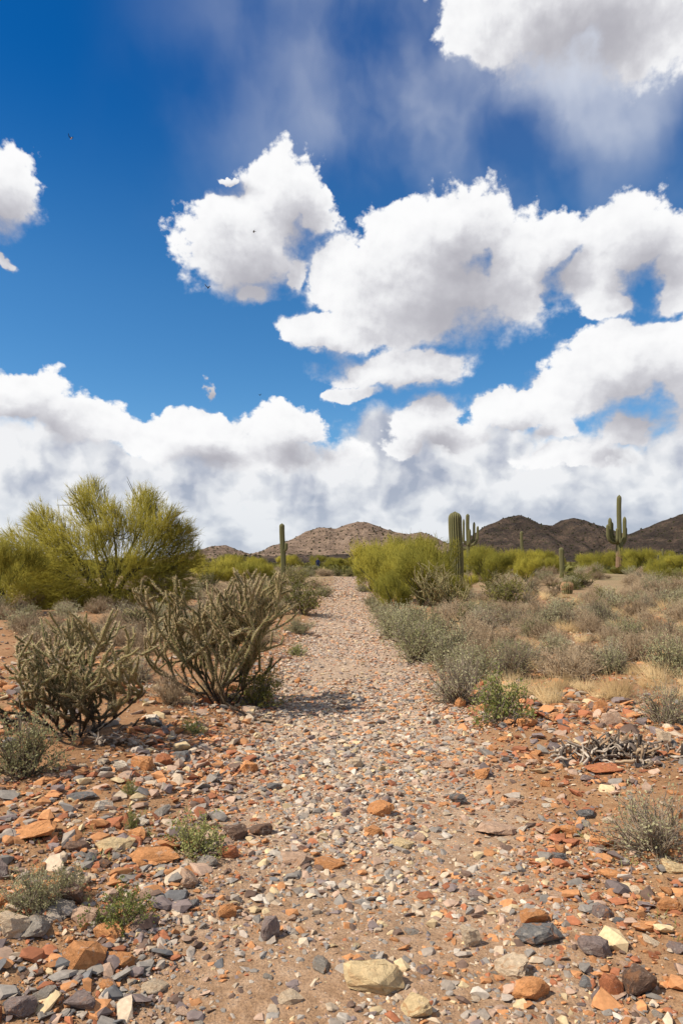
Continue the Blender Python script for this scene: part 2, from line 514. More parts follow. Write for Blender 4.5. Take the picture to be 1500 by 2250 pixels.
ys = np.concatenate([np.linspace(-4, 14, 120), np.linspace(14.4, 68, 120)])
us = np.linspace(-1, 1, 15)
YY, UU = np.meshgrid(ys, us, indexing='ij')
wob = 0.10 * np.sin(2.1 * YY + UU) + 0.07 * np.sin(4.7 * YY)
XX = trail_x(YY) + UU * (trail_hw(YY) * 0.9 + wob * np.abs(UU))
ZZ = H(XX, YY) + 0.006 - 0.012 * np.abs(UU) ** 6
n_, m_ = XX.shape
i = np.arange(n_ - 1)[:, None] * m_; j = np.arange(m_ - 1)[None]
f = np.stack([i + j, i + j + 1, i + m_ + j + 1, i + m_ + j], -1).reshape(-1, 4)
tag(link('trail', mesh_np('trail', np.stack([XX, YY, ZZ], -1).reshape(-1, 3), f, M_SOIL, True)), kind='structure')

# ================================================================== hills
def snoise(x, y, seed, octs=5, ridged=False):
    """cheap value noise on a lattice"""
    rng = np.random.default_rng(seed); tab = rng.random((256, 256))
    out = np.zeros_like(x); amp = 1.0; tot = 0
    for o in range(octs):
        xi = np.floor(x).astype(int); yi = np.floor(y).astype(int); fx = x - xi; fy = y - yi
        fx = fx * fx * (3 - 2 * fx); fy = fy * fy * (3 - 2 * fy)
        g = lambda a, b: tab[(xi + a) & 255, (yi + b) & 255]
        n = (g(0, 0) * (1 - fx) + g(1, 0) * fx) * (1 - fy) + (g(0, 1) * (1 - fx) + g(1, 1) * fx) * fy
        if ridged:
            n = 1 - np.abs(2 * n - 1)
        out += amp * n; tot += amp; amp *= 0.5; x = x * 2.03 + 17.1; y = y * 2.03 + 5.7
    return out / tot

def hill_mat(name, cols, scale, shrub):
    m, N, out = mat(name)
    pos = N.n('ShaderNodeNewGeometry').outputs['Position']
    a = N.noise(pos, scale, 6, 0.65); b = N.noise(pos, scale * 7, 4, 0.7); g = N.noise(pos, scale * 0.25, 3, 0.5)
    k = N.math('ADD', N.math('MULTIPLY', a, 0.45), N.math('ADD', N.math('MULTIPLY', b, 0.35), N.math('MULTIPLY', g, 0.2)))
    c = N.ramp(k, [(0.36, cols[0]), (0.5, cols[1]), (0.62, cols[2])])
    c = N.mix(N.math('MULTIPLY', N.sstep(N.noise(pos, scale * 11, 3, 0.6), 0.56, 0.62), shrub), c, (0.05, 0.052, 0.024, 1))
    principled(N, out, c, 0.95, (N.math('ADD', a, b), 1.0, 0.25 / scale), 0.1)
    return m
M_FAR = hill_mat('tan_hill_rock', [(0.125, 0.083, 0.058), (0.265, 0.18, 0.122), (0.39, 0.275, 0.19)], 0.022, 0.6)
M_DARK = hill_mat('volcanic_rock_cloud_shade', [(0.020, 0.015, 0.015), (0.066, 0.046, 0.034), (0.16, 0.105, 0.072)], 0.05, 0.75)  # dark rock, with cloud shadow over the right hills painted into its colour

def hill(name, pts, D, depth, matl, rough, seed, nx=420, ny=140, pw=1.15):
    px = np.array([p[0] for p in pts], float); pz = np.array([p[1] for p in pts], float)
    X = np.linspace((px[0] - 750) / F * D, (px[-1] - 750) / F * D, nx)
    rz = np.interp(X, (px - 750) / F * D, (HZ - pz) / F * D + EYE)
    Yv = np.linspace(-1, 1.2, ny)
    XX, VV = np.meshgrid(X, Yv, indexing='ij')
    meander = 0.22 * (snoise(XX / depth * 1.5, XX * 0 + seed, seed, 3) - 0.5)
    prof = np.clip(1 - np.abs(VV - meander) ** 1.0, 0, 1) ** pw
    YY = D + VV * depth * (1 + 0.0 * XX)
    gul = snoise(XX / depth * 5.5, YY / depth * 2.2, seed + 1, 5, True)
    Z = rz[:, None] * prof
    Z = Z * (1 - rough * (0.62 - gul) * np.clip(1 - prof, 0, 1) ** 0.6 * 1.5)
    rid = snoise(XX / depth * 9, YY / depth * 6, seed + 5, 4, True)
    Z += rz.max() * 0.11 * (rid - 0.62) * np.clip((1 - prof) * 4, 0, 1) * np.clip(prof * 5, 0, 1)
    Z += rz.max() * 0.05 * (snoise(XX / depth * 14, YY / depth * 14, seed + 2, 4) - 0.5) * np.clip(prof * 6, 0, 1)
    Z -= 3.0
    v = np.stack([XX, YY, Z], -1).reshape(-1, 3)
    i = np.arange(nx - 1)[:, None] * ny; j = np.arange(ny - 1)[None]
    f = np.stack([i + j, i + ny + j, i + ny + j + 1, i + j + 1], -1).reshape(-1, 4)
    o = link(name, mesh_np(name, v, f, matl, True))
    tag(o, kind='structure')
    return o, (XX, YY, Z)

FAR_PTS = [(300, 1240), (380, 1226), (440, 1207), (468, 1198), (500, 1196), (528, 1209), (552, 1217), (580, 1208), (600, 1195), (614, 1193), (640, 1185), (670, 1167),
           (700, 1156), (718, 1157), (738, 1158), (760, 1150), (785, 1143), (806, 1145), (840, 1158), (870, 1168), (898, 1172), (925, 1167), (950, 1177),
           (978, 1189), (1010, 1202), (1060, 1216), (1150, 1232), (1220, 1240)]
far_hill, far_grid = hill('mountain', FAR_PTS, 2400.0, 620.0, M_FAR, 0.55, 11)
R1_PTS = [(915, 1240), (945, 1222), (975, 1206), (1010, 1192), (1040, 1166), (1060, 1151), (1090, 1140), (1112, 1132), (1135, 1128), (1156, 1132), (1172, 1140), (1192, 1148),
          (1215, 1149), (1235, 1137), (1262, 1131), (1290, 1137), (1320, 1148), (1350, 1162), (1400, 1180), (1460, 1200), (1540, 1240)]
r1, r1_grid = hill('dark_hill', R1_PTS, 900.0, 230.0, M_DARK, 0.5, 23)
R2_PTS = [(1290, 1240), (1330, 1195), (1360, 1175), (1385, 1165), (1405, 1158), (1432, 1147), (1460, 1136), (1486, 1127), (1520, 1117), (1570, 1104), (1640, 1092), (1720, 1088), (1820, 1105), (1950, 1150), (2100, 1240)]
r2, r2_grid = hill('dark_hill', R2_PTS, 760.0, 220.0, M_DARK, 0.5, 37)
L1_PTS = [(380, 1242), (440, 1223), (500, 1215), (560, 1213), (610, 1214), (660, 1210), (710, 1212), (760, 1209), (805, 1208), (860, 1212), (930, 1223), (990, 1242)]
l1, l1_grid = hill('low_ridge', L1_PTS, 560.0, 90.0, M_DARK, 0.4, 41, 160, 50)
# a pale range on the far left skyline
FL_PTS = [(-700, 1240), (-500, 1222), (-300, 1212), (-150, 1219), (-40, 1222), (40, 1218), (110, 1224), (200, 1230), (320, 1240)]
fl, fl_grid = hill('mountain', FL_PTS, 5200.0, 900.0, M_FAR, 0.4, 53, 160, 50)

# scrub dotted over the hills: far too small and many to count
def low_bush(seed, n=26):
    rng = np.random.default_rng(seed); g = Geo()
    d = unit(rng.normal(size=(n, 3)) * [1, 1, 0.8] + [0, 0, 0.5]); d[:, 2] = np.abs(d[:, 2])
    leaves(g, d * 0.2, d, rng.normal(size=(n, 3)), rng.uniform(0.5, 1.0, n), rng.uniform(0.5, 0.8, n))
    return g
def scatter_joined(name, grid, n, size, mtl, seed, zmin=0.5):
    XX, YY, Z = grid; rng = np.random.default_rng(seed)
    g = Geo(); nx, ny = XX.shape; k = 0; protos = [low_bush(s, 12) for s in range(4)]
    vv, ff = [], []
    idx = rng.integers(0, nx * ny, n * 3)
    xs, ys, zs = XX.ravel()[idx], YY.ravel()[idx], Z.ravel()[idx]
    ok = zs > zmin
    xs, ys, zs = xs[ok][:n], ys[ok][:n], zs[ok][:n]
    stepx = abs(XX[1, 0] - XX[0, 0]); stepy = abs(YY[0, 1] - YY[0, 0])
    for x, y, z in zip(xs, ys, zs):
        P_ = protos[k % 4]; k += 1
        s = size * rng.uniform(0.5, 1.5)
        a = rng.uniform(0, 6.28); ca, sa = math.cos(a), math.sin(a)
        p = P_.pts() * s
        p = np.stack([p[:, 0] * ca - p[:, 1] * sa, p[:, 0] * sa + p[:, 1] * ca, p[:, 2] * 0.9], -1)
        g.add(p + [x + rng.uniform(-.5, .5) * stepx, y, z - 0.15 * s], np.concatenate(P_.f))
    o = link(name, g.mesh(name, mtl)); tag(o, kind='stuff', label='dark green scrub dotted over the stony hillside', cat='scrub')
    return o
M_SCRUB = plant_mat('hill_scrub', (0.040, 0.042, 0.018), (0.075, 0.072, 0.030), 0.1, 0.05)
s = scatter_joined('hillside_scrub', r1_grid, 1500, 1.5, M_SCRUB, 3); s['label'] = 'dark scrub dotted over the twin-topped dark hill'
s = scatter_joined('hillside_scrub', r2_grid, 1300, 1.4, M_SCRUB, 4); s['label'] = 'dark scrub on the dark hill behind the many-armed saguaro'
s = scatter_joined('hillside_scrub', far_grid, 3000, 3.6, M_SCRUB, 5); s['label'] = 'tiny scrub specks all over the tan mountain'
s = scatter_joined('hillside_scrub', l1_grid, 260, 1.5, M_SCRUB, 6, -2); s['label'] = 'dark scrub along the low ridge below the tan mountain'

# the plain below the hills, thick with scrub that merges into one mass
def plain_scrub():
    rng = np.random.default_rng(12); g = Geo(); protos = [low_bush(s_, 16) for s_ in range(5)]
    for k in range(3600):
        Y = 75 * (520 / 75) ** rng.random(); x = rng.uniform(-.7, .7) * Y
        P_ = protos[k % 5]; s_ = rng.uniform(.5, 1.0) * (1 + Y / 400); a = rng.uniform(0, 6.28); ca, sa = math.cos(a), math.sin(a)
        p = P_.pts() * s_
        g.add(np.stack([p[:, 0] * ca - p[:, 1] * sa + x, p[:, 0] * sa + p[:, 1] * ca + Y, p[:, 2] * .95 + float(H(x, Y)) - .1], -1), np.concatenate(P_.f))
    tag(link('plain_scrub', g.mesh('plain_scrub', plant_mat('plain_scrub', (0.13, 0.125, 0.03), (0.27, 0.235, 0.06), 0.15, 0.2))), 'olive scrub merging into one mass on the plain below the hills', 'scrub', kind='stuff')
plain_scrub()

# ================================================================== stones
def hull_rock(seed, npts, flat, elong=1.0, chip=0):
    """angular broken stone; chip > 0 adds split, roughened faces for the larger ones"""
    rng = np.random.default_rng(seed)
    p = unit(rng.normal(size=(npts, 3))) * rng.uniform(0.78, 1.0, (npts, 1))
    p *= [elong, 1.0, flat]
    p[:, 2] = np.clip(p[:, 2], -0.55 * flat, 0.62 * flat + 0.12 * flat * p[:, 0])      # broken along a bedding plane
    bm = bmesh.new()
    for q in p:
        bm.verts.new(q)
    r = bmesh.ops.convex_hull(bm, input=bm.verts)
    junk = [e for e in r['geom_interior'] + r['geom_unused'] if isinstance(e, bmesh.types.BMVert)]
    if junk:
        bmesh.ops.delete(bm, geom=list(set(junk)), context='VERTS')
    if chip:
        bmesh.ops.bevel(bm, geom=list(bm.edges), offset=0.05, segments=1, affect='EDGES', clamp_overlap=True)
        bmesh.ops.triangulate(bm, faces=bm.faces)
        bmesh.ops.subdivide_edges(bm, edges=[e for e in bm.edges if e.calc_length() > 0.3], cuts=2, use_grid_fill=True)
        bmesh.ops.triangulate(bm, faces=bm.faces)
        ph = rng.uniform(0, 6.28, (3, 3)); fr = rng.uniform(3, 9, (3, 3))
        for v_ in bm.verts:
            c_ = np.array(v_.co)
            k = sum(math.sin(fr[i] @ c_ + ph[i, 0]) for i in range(3)) / 3
            lay = 0.03 * math.sin(c_[2] * 22 / max(flat, .3) + 2 * k)
            v_.co = Vector(c_ * (1 + 0.06 * k + lay + rng.uniform(-0.03, 0.03)))
    me = bpy.data.meshes.new('stone')
    bm.to_mesh(me); bm.free()
    # size 1 across, resting on z = 0
    co = np.empty(len(me.vertices) * 3, np.float32); me.vertices.foreach_get('co', co); co = co.reshape(-1, 3)
    w = max(np.ptp(co[:, 0]), np.ptp(co[:, 1])); co /= w; co[:, 2] -= co[:, 2].min()
    me.vertices.foreach_set('co', co.ravel()); me.update()
    return me

TINTS = {'yellow': (0.52, 0.385, 0.21), 'orange': (0.47, 0.215, 0.085), 'rust': (0.34, 0.125, 0.056), 'pink': (0.415, 0.275, 0.185),
         'tan': (0.48, 0.365, 0.245), 'mauve': (0.20, 0.15, 0.13), 'grey': (0.25, 0.215, 0.175), 'blue': (0.145, 0.137, 0.128), 'brown': (0.15, 0.094, 0.065),
         'pale': (0.52, 0.44, 0.34), 'warm': (0.34, 0.275, 0.21)}
WORDS = {'yellow': 'sandy yellow', 'orange': 'bright orange', 'rust': 'rusty red', 'pink': 'dusty pink', 'tan': 'light tan', 'mauve': 'dull mauve',
         'grey': 'mid grey', 'blue': 'slate blue-grey', 'brown': 'dark brown', 'pale': 'pale cream'}
ROCKS_BLOCK = [hull_rock(100 + i, 20, 0.78, 1.2, 1) for i in range(9)]
ROCKS_SLAB = [hull_rock(200 + i, 20, 0.36, 1.35, 1) for i in range(9)]
rrng = np.random.default_rng(5)
placed = []
def put_rock(px, py, wpx, hpx, kind, label, group=None, rot=None):
    x, y = ground_at(px, py)
    w = wpx * y / F; h = hpx * y / F
    slab = h < 0.5 * w
    me = (ROCKS_SLAB if slab else ROCKS_BLOCK)[int(rrng.integers(9))]
    o = link('rock', me, M_ROCK)
    zz = me.vertices
    hz_ = max(v_.co.z for v_ in zz)
    # the eye looks down on it: picture height = height*cos + depth*sin
    tilt = EYE / math.hypot(EYE, y)
    dep = w * 0.8
    hh = max((h - dep * tilt * 0.55), 0.42 * w * (0.55 if slab else 1.0))
    o.scale = (w, w * rrng.uniform(0.75, 0.95), hh / hz_)
    o.rotation_euler = (rrng.normal(0, .10), rrng.normal(0, .10), rrng.uniform(-0.5, 0.5) + (math.pi if rrng.random() < .5 else 0) if rot is None else rot)
    o.location = g3(x, y + dep * 0.35, -0.10 * hh - 0.005)
    t = np.array(TINTS[kind]) * rrng.uniform(0.88, 1.12)
    o.color = (*t, 1)
    tag(o, label, 'rock', group)
    placed.append((x, y, w))
    return o

HERO = [
 (820, 2185, 145, 85, 'yellow', 'large flat sandy yellow slab lying on the gravel of the trail'),
 (932, 2240, 92, 72, 'yellow', 'blocky sandy yellow rock beside the larger yellow slab'),
 (175, 2140, 100, 78, 'orange', 'big orange boulder with pale bands at the left verge'),
 (182, 2035, 68, 52, 'pink', 'pinkish brown rounded block near the banded orange boulder'),
 (330, 1900, 112, 48, 'orange', 'orange slab with a dark broken end beside a green shrub'),
 (250, 1872, 88, 38, 'yellow', 'tan yellow flat slab touching the dark-ended orange slab'),
 (60, 1848, 118, 46, 'orange', 'long orange flat slab on the dirt of the left verge'),
 (172, 1762, 70, 28, 'blue', 'flat blue-grey slab on the left verge'),
 (312, 1690, 52, 36, 'orange', 'round-edged orange rock leaning against a red one'),
 (350, 1682, 48, 34, 'rust', 'red-brown block behind the round-edged orange rock'),
 (264, 1698, 42, 34, 'pale', 'pale cream block beside the orange and red pair'),
 (222, 1782, 44, 30, 'pale', 'pale cream angular rock behind the long orange slab'),
 (833, 1798, 66, 46, 'orange', 'squarish orange-brown boulder alone in the middle of the trail'),
 (852, 1768, 34, 24, 'mauve', 'mauve stone touching the back of the orange-brown trail boulder'),
 (822, 1840, 52, 28, 'orange', 'orange wedge of rock on the trail in front of the lone boulder'),
 (880, 1868, 58, 28, 'yellow', 'yellow-orange flat rock on the trail'),
 (1095, 1840, 98, 30, 'pink', 'broad pink slab at the right side of the trail'),
 (1330, 1702, 86, 26, 'rust', 'flat red slab in front of the dead cactus wood'),
 (1190, 2085, 112, 62, 'blue', 'dark slate wedge-shaped rock on orange soil'),
 (1172, 2038, 62, 46, 'orange', 'orange block just behind the dark slate wedge'),
 (1312, 2108, 74, 62, 'mauve', 'large mauve block right of the dark slate wedge'),
 (1135, 2150, 78, 58, 'tan', 'olive tan rounded boulder in front of the dark slate wedge'),
 (1176, 2198, 92, 74, 'orange', 'big orange-brown boulder in front of the olive tan one'),
 (1410, 2190, 72, 86, 'brown', 'tall dark red-brown rock with pale streaks'),
 (1352, 2195, 52, 62, 'rust', 'upright brown-red block beside the tall dark rock'),
 (1030, 2082, 46, 62, 'tan', 'upended greyish tan slab standing on the trail edge'),
 (1425, 2050, 66, 30, 'orange', 'flat orange stone with dark underside on the right verge'),
 (1474, 2005, 52, 42, 'orange', 'orange and grey rounded rock at the right verge'),
 (1328, 2020, 48, 38, 'mauve', 'dark mauve flat-topped block on the right verge'),
 (400, 1950, 60, 48, 'pink', 'pinkish tan triangular block at the left edge of the trail'),
 (496, 2025, 50, 46, 'orange', 'orange cube-like rock on the gravel'),
 (500, 1888, 50, 38, 'rust', 'deep rust angular rock by the dark brown pair'),
 (516, 1848, 52, 46, 'brown', 'dark brown block beside the leafy green shrub'),
 (572, 1838, 52, 36, 'brown', 'dark brown low rock touching the trail'),
 (590, 2070, 46, 66, 'mauve', 'long mauve slab pointing down the trail'),
 (262, 2122, 66, 36, 'orange', 'orange sharp-edged rock next to the banded boulder'),
 (648, 1905, 86, 42, 'pink', 'pinkish bedrock slab set in the trail'),
 (720, 1912, 76, 28, 'orange', 'flat orange bedrock slab set in the trail'),
 (1332, 1862, 62, 30, 'orange', 'orange double-lobed rock below the twiggy shrub'),
 (1482, 1918, 56, 30, 'yellow', 'tan rounded stone at the right verge below the twiggy shrub'),
 (1320, 1566, 34, 34, 'orange', 'upright orange block on the right verge beyond the wood pile'),
 (1346, 1596, 50, 40, 'pink', 'pink-orange slab behind the wood pile'),
 (1162, 1600, 46, 28, 'orange', 'orange faceted rock beside a small leafy shrub'),
 (1062, 1566, 34, 24, 'orange', 'orange rock in front of the roadside sage shrubs'),
 (1010, 1556, 28, 28, 'orange', 'small squarish orange rock at the trail edge by sage'),
 (75, 2062, 96, 50, 'grey', 'big olive-grey slab on the left verge'),
 (14, 2062, 70, 70, 'tan', 'weathered tan and grey block at the left verge'),
 (96, 2210, 56, 46, 'grey', 'grey angular rock in front of the banded boulder'),
 (166, 2228, 80, 54, 'mauve', 'mauve angular rock in front of the banded boulder'),
 (34, 2240, 70, 60, 'mauve', 'large mauve rock with rusty side at the left verge'),
 (782, 1690, 38, 32, 'tan', 'upright tan stone standing out of the trail gravel'),
 (1455, 1640, 34, 46, 'tan', 'cream and orange upright stone at the end of the wood pile'),
 (330, 2190, 64, 40, 'tan', 'greyish tan block in the dark gravel'),
 (640, 2210, 60, 30, 'tan', 'low tan stone beside the yellow slab'),
 (1010, 1770, 44, 36, 'blue', 'dark slate cube at the right side of the trail'),
 (1290, 1800, 44, 28, 'blue', 'dark slate stone with brown side on the right verge'),
 (1255, 1838, 42, 34, 'orange', 'pale-topped orange rock on the right verge'),
 (985, 1690, 36, 26, 'pink', 'pink block on the right trail edge'),
 (545, 1700, 50, 34, 'orange', 'orange wedge on the left trail edge'),
 (600, 1738, 34, 24, 'blue', 'blue-grey striped stone on the left trail edge'),
 (460, 1905, 60, 30, 'grey', 'pale grey slab between shrub and trail'),
 (150, 1990, 66, 60, 'brown', 'dark brown shaded rock under the sage sprigs'),
]
for hx in HERO:
    put_rock(*hx)

LANDMARKS = [(px, py, t) for (px, py, t) in [
 (820, 2185, 'the yellow slab on the trail'), (175, 2140, 'the banded orange boulder'), (330, 1900, 'the dark-ended orange slab'), (60, 1848, 'the long orange slab'),
 (172, 1762, 'the flat blue-grey slab'), (330, 1685, 'the orange and red pair of rocks'), (833, 1798, 'the lone boulder in the trail'), (1095, 1840, 'the broad pink slab'),
 (1368, 1672, 'the heap of dead cactus wood'), (1190, 2085, 'the dark slate wedge'), (1410, 2190, 'the tall dark red rock'), (1440, 1872, 'the wide twiggy shrub'),
 (432, 1872, 'the fresh green leafy shrub'), (268, 2030, 'the small yellow-green shrub'), (55, 1705, 'the sage under the cholla'), (648, 1905, 'the bedrock slabs in the trail'),
 (590, 2070, 'the long mauve slab'), (1030, 2082, 'the upended tan slab'), (488, 1548, 'the taller big cholla'), (1102, 1588, 'the lone sage bush'), (1328, 1580, 'the upright orange block'),
 (1330, 1862, 'the double-lobed orange rock'), (782, 1690, 'the upright tan stone in the trail'), (75, 2062, 'the olive-grey slab'), (1010, 1770, 'the dark slate cube')]]
LMW = [(*ground_at(a, b), t) for a, b, t in LANDMARKS]
def near(x, y, table):
    return min(table, key=lambda q: (q[0] - x) ** 2 + (q[1] - y) ** 2)[2]
# other loose rocks, alike but for where they lie
def side_of(px, py):
    x, y = ground_at(px, py)
    d = (x - float(trail_x(y))) / float(trail_hw(y))
    return 'left verge' if d < -0.8 else ('right verge' if d > 0.8 else 'trail')
PAL_L = ['orange'] * 5 + ['rust'] * 4 + ['tan'] * 2 + ['mauve'] * 3 + ['grey'] * 3 + ['blue'] * 2 + ['pink'] * 3 + ['brown'] * 2 + ['pale']
PAL_R = ['orange'] * 7 + ['rust'] * 3 + ['tan'] * 3 + ['mauve'] * 2 + ['grey'] * 2 + ['blue'] + ['pink'] * 4 + ['pale'] * 2
PAL_T = ['pink'] * 4 + ['tan'] * 4 + ['grey'] * 4 + ['mauve'] * 2 + ['orange'] * 3 + ['blue'] * 2
count = 0; tries = 0
while count < 238 and tries < 9000:
    tries += 1
    py = 1500 + 760 * rrng.random() ** 1.15
    px = rrng.uniform(-40, 1540)
    sd = side_of(px, py)
    if sd == 'trail' and rrng.random() < 0.55:
        continue
    if sd == 'right verge' and py < 1560 and rrng.random() < 0.5:
        continue
    x, y = ground_at(px, py)
    w_px = rrng.choice([28, 34, 42, 52, 68], p=[.26, .28, .22, .15, .09]) * (0.62 + 0.38 * (py - 1490) / 760) * (0.75 if sd == 'trail' else 1)
    w = w_px * y / F
    if any((x - a) ** 2 + (y - b) ** 2 < (0.42 * (w + c_)) ** 2 for a, b, c_ in placed):
        continue
    kd = rrng.choice({'left verge': PAL_L, 'right verge': PAL_R, 'trail': PAL_T}[sd])
    asp = rrng.uniform(0.4, 0.8)
    put_rock(px, py, w_px, w_px * asp, kd, '%s %s on the %s near %s' % (WORDS[kd], 'flat stone' if asp < .5 else 'stone', sd, near(x, y, LMW)),
             'loose stones on the ' + sd, rot=rrng.uniform(0, 6.28))
    count += 1

# gravel: tens of thousands of small stones (one object, instanced on points)
PEB = bpy.data.collections.new('pebble_shapes')
for i in range(14):
    me = hull_rock(300 + i, 14, 0.27 + 0.03 * (i % 8), 1.0 + 0.06 * (i % 5))
    me.materials.append(M_GRAVEL)
    PEB.objects.link(bpy.data.objects.new('pebble_%02d' % i, me))

def gravel_points():
    rng = np.random.default_rng(77); out = []
    def band(y0, y1, n, zone, smin, smax):
        u = rng.random(n)
        y = y0 + (y1 - y0) * u
        if zone == 't':
            d = np.clip(rng.normal(0, 0.62, n), -1.7, 1.7); x = trail_x(y) + d * trail_hw(y)
        else:
            x = rng.uniform(-0.72, 0.72, n) * (y + 1.0)
        s = smin * (smax / smin) ** (rng.random(n) ** 1.9)
        out.append(np.stack([x, y, s, np.full(n, 0.0 if zone == 't' else 1.0)], -1))
    # fine grit first, then the larger broken pieces
    band(1.5, 3.2, 15000, 't', 0.007, 0.030); band(3.2, 5, 15000, 't', 0.009, 0.034); band(5, 8, 15000, 't', 0.014, 0.045)
    band(1.5, 3.2, 4200, 't', 0.022, 0.075); band(3.2, 5, 4500, 't', 0.024, 0.085); band(5, 8, 6500, 't', 0.028, 0.10)
    band(8, 14, 19000, 't', 0.018, 0.085); band(14, 28, 20000, 't', 0.028, 0.12); band(28, 66, 16000, 't', 0.045, 0.19)
    band(1.5, 3.2, 11000, 's', 0.009, 0.035); band(3.2, 5, 13000, 's', 0.011, 0.04); band(5, 8, 14000, 's', 0.016, 0.05)
    band(1.5, 3.2, 3400, 's', 0.030, 0.13); band(3.2, 5, 4600, 's', 0.034, 0.15); band(5, 8, 6500, 's', 0.04, 0.18)
    band(8, 13, 11000, 's', 0.03, 0.13); band(13, 30, 8000, 's', 0.05, 0.2)
    P_ = np.concatenate(out)
    d = np.abs(P_[:, 0] - trail_x(P_[:, 1])) / trail_hw(P_[:, 1])
    patch = snoise(P_[:, 0] * 0.9 + 50, P_[:, 1] * 0.9 + 50, 9, 3)
    keep = np.ones(len(P_), bool)
    sidez = P_[:, 3] > 0.5
    keep[sidez & (d < 0.75)] = False
    keep &= ~(sidez & (rng.random(len(P_)) > np.clip((patch - 0.36) * 4.0, 0.10, 1)))        # bare earth shows between
    keep &= ~(~sidez & (rng.random(len(P_)) > np.clip((patch - 0.28) * 4.5, 0.22, 1)))
    P_ = P_[keep]; d = d[keep]
    n = len(P_)
    pal_t = np.array([TINTS[k] for k in ('grey', 'warm', 'mauve', 'pink', 'tan', 'tan', 'brown', 'orange', 'pale', 'warm', 'orange', 'pink', 'yellow', 'warm', 'tan', 'grey')])
    pal_s = np.array([TINTS[k] for k in ('orange', 'orange', 'orange', 'rust', 'rust', 'mauve', 'grey', 'tan', 'pink', 'brown', 'warm', 'orange', 'pink', 'rust', 'yellow')])
    mixs_ = rng.random(n) < np.clip((d - 0.18 - 0.45 * sm(P_[:, 1], 3.5, 9)) / 0.75, 0.14, 0.96)
    col = np.where(mixs_[:, None], pal_s[rng.integers(0, len(pal_s), n)], pal_t[rng.integers(0, len(pal_t), n)])
    # more of the dark grey and brown stones close by on the left
    dk = (rng.random(n) < 0.42 * sm(3.9 - P_[:, 1], 0, 1.3) * sm(0.15 - P_[:, 0], -0.4, 0.7))
    pal_d = np.array([TINTS[k] for k in ('grey', 'blue', 'mauve', 'brown', 'warm', 'grey')])
    col = np.where(dk[:, None], pal_d[rng.integers(0, 6, n)], col)
    col = col * rng.uniform(0.72, 1.22, (n, 1))
    # far down the trail the stones are the same, just paler with dust
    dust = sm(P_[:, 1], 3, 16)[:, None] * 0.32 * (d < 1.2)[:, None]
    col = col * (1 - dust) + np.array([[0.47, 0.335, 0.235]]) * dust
    z = H(P_[:, 0], P_[:, 1]) + 0.004 - rng.uniform(0.02, 0.16, n) * P_[:, 2]
    return np.stack([P_[:, 0], P_[:, 1], z], -1), P_[:, 2], col, rng
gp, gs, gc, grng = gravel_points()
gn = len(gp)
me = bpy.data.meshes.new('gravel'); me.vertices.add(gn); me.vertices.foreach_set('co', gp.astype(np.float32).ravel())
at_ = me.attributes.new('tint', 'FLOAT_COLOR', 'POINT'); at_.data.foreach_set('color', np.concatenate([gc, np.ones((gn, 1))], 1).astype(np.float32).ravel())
at_ = me.attributes.new('size', 'FLOAT_VECTOR', 'POINT')
at_.data.foreach_set('vector', (gs[:, None] * np.stack([np.ones(gn), grng.uniform(.65, 1, gn), grng.uniform(.85, 1.6, gn)], -1)).astype(np.float32).ravel())
at_ = me.attributes.new('turn', 'FLOAT_VECTOR', 'POINT')
at_.data.foreach_set('vector', np.stack([grng.normal(0, .30, gn), grng.normal(0, .30, gn), grng.uniform(0, 6.28, gn)], -1).astype(np.float32).ravel())
at_ = me.attributes.new('shape', 'INT', 'POINT'); at_.data.foreach_set('value', grng.integers(0, 14, gn).astype(np.int32))
gravel = link('gravel', me)
tag(gravel, 'loose gravel and broken stones strewn over trail and verges', 'gravel', kind='stuff')
gt = bpy.data.node_groups.new('gravel_scatter', 'GeometryNodeTree')
gt.interface.new_socket('Geometry', in_out='INPUT', socket_type='NodeSocketGeometry')
gt.interface.new_socket('Geometry', in_out='OUTPUT', socket_type='NodeSocketGeometry')
T = NT(gt)
gi, go = T.n('NodeGroupInput'), T.n('NodeGroupOutput')
ci = T.n('GeometryNodeCollectionInfo'); ci.inputs['Collection'].default_value = PEB; ci.inputs['Separate Children'].default_value = True
def attr(nm, ty):
    nd = T.n('GeometryNodeInputNamedAttribute', data_type=ty); nd.inputs['Name'].default_value = nm
    return nd.outputs[0]
m2p = T.n('GeometryNodeMeshToPoints')
gt.links.new(gi.outputs[0], m2p.inputs['Mesh'])
iop = T.n('GeometryNodeInstanceOnPoints')
gt.links.new(m2p.outputs[0], iop.inputs['Points']); gt.links.new(ci.outputs[0], iop.inputs['Instance'])
iop.inputs['Pick Instance'].default_value = True
gt.links.new(attr('shape', 'INT'), iop.inputs['Instance Index'])
e2r = T.n('FunctionNodeEulerToRotation'); gt.links.new(attr('turn', 'FLOAT_VECTOR'), e2r.inputs[0])
gt.links.new(e2r.outputs[0], iop.inputs['Rotation'])
gt.links.new(attr('size', 'FLOAT_VECTOR'), iop.inputs['Scale'])
gt.links.new(iop.outputs[0], go.inputs[0])
md = gravel.modifiers.new('scatter', 'NODES'); md.node_group = gt
print('gravel', gn, 'rocks', len(placed))

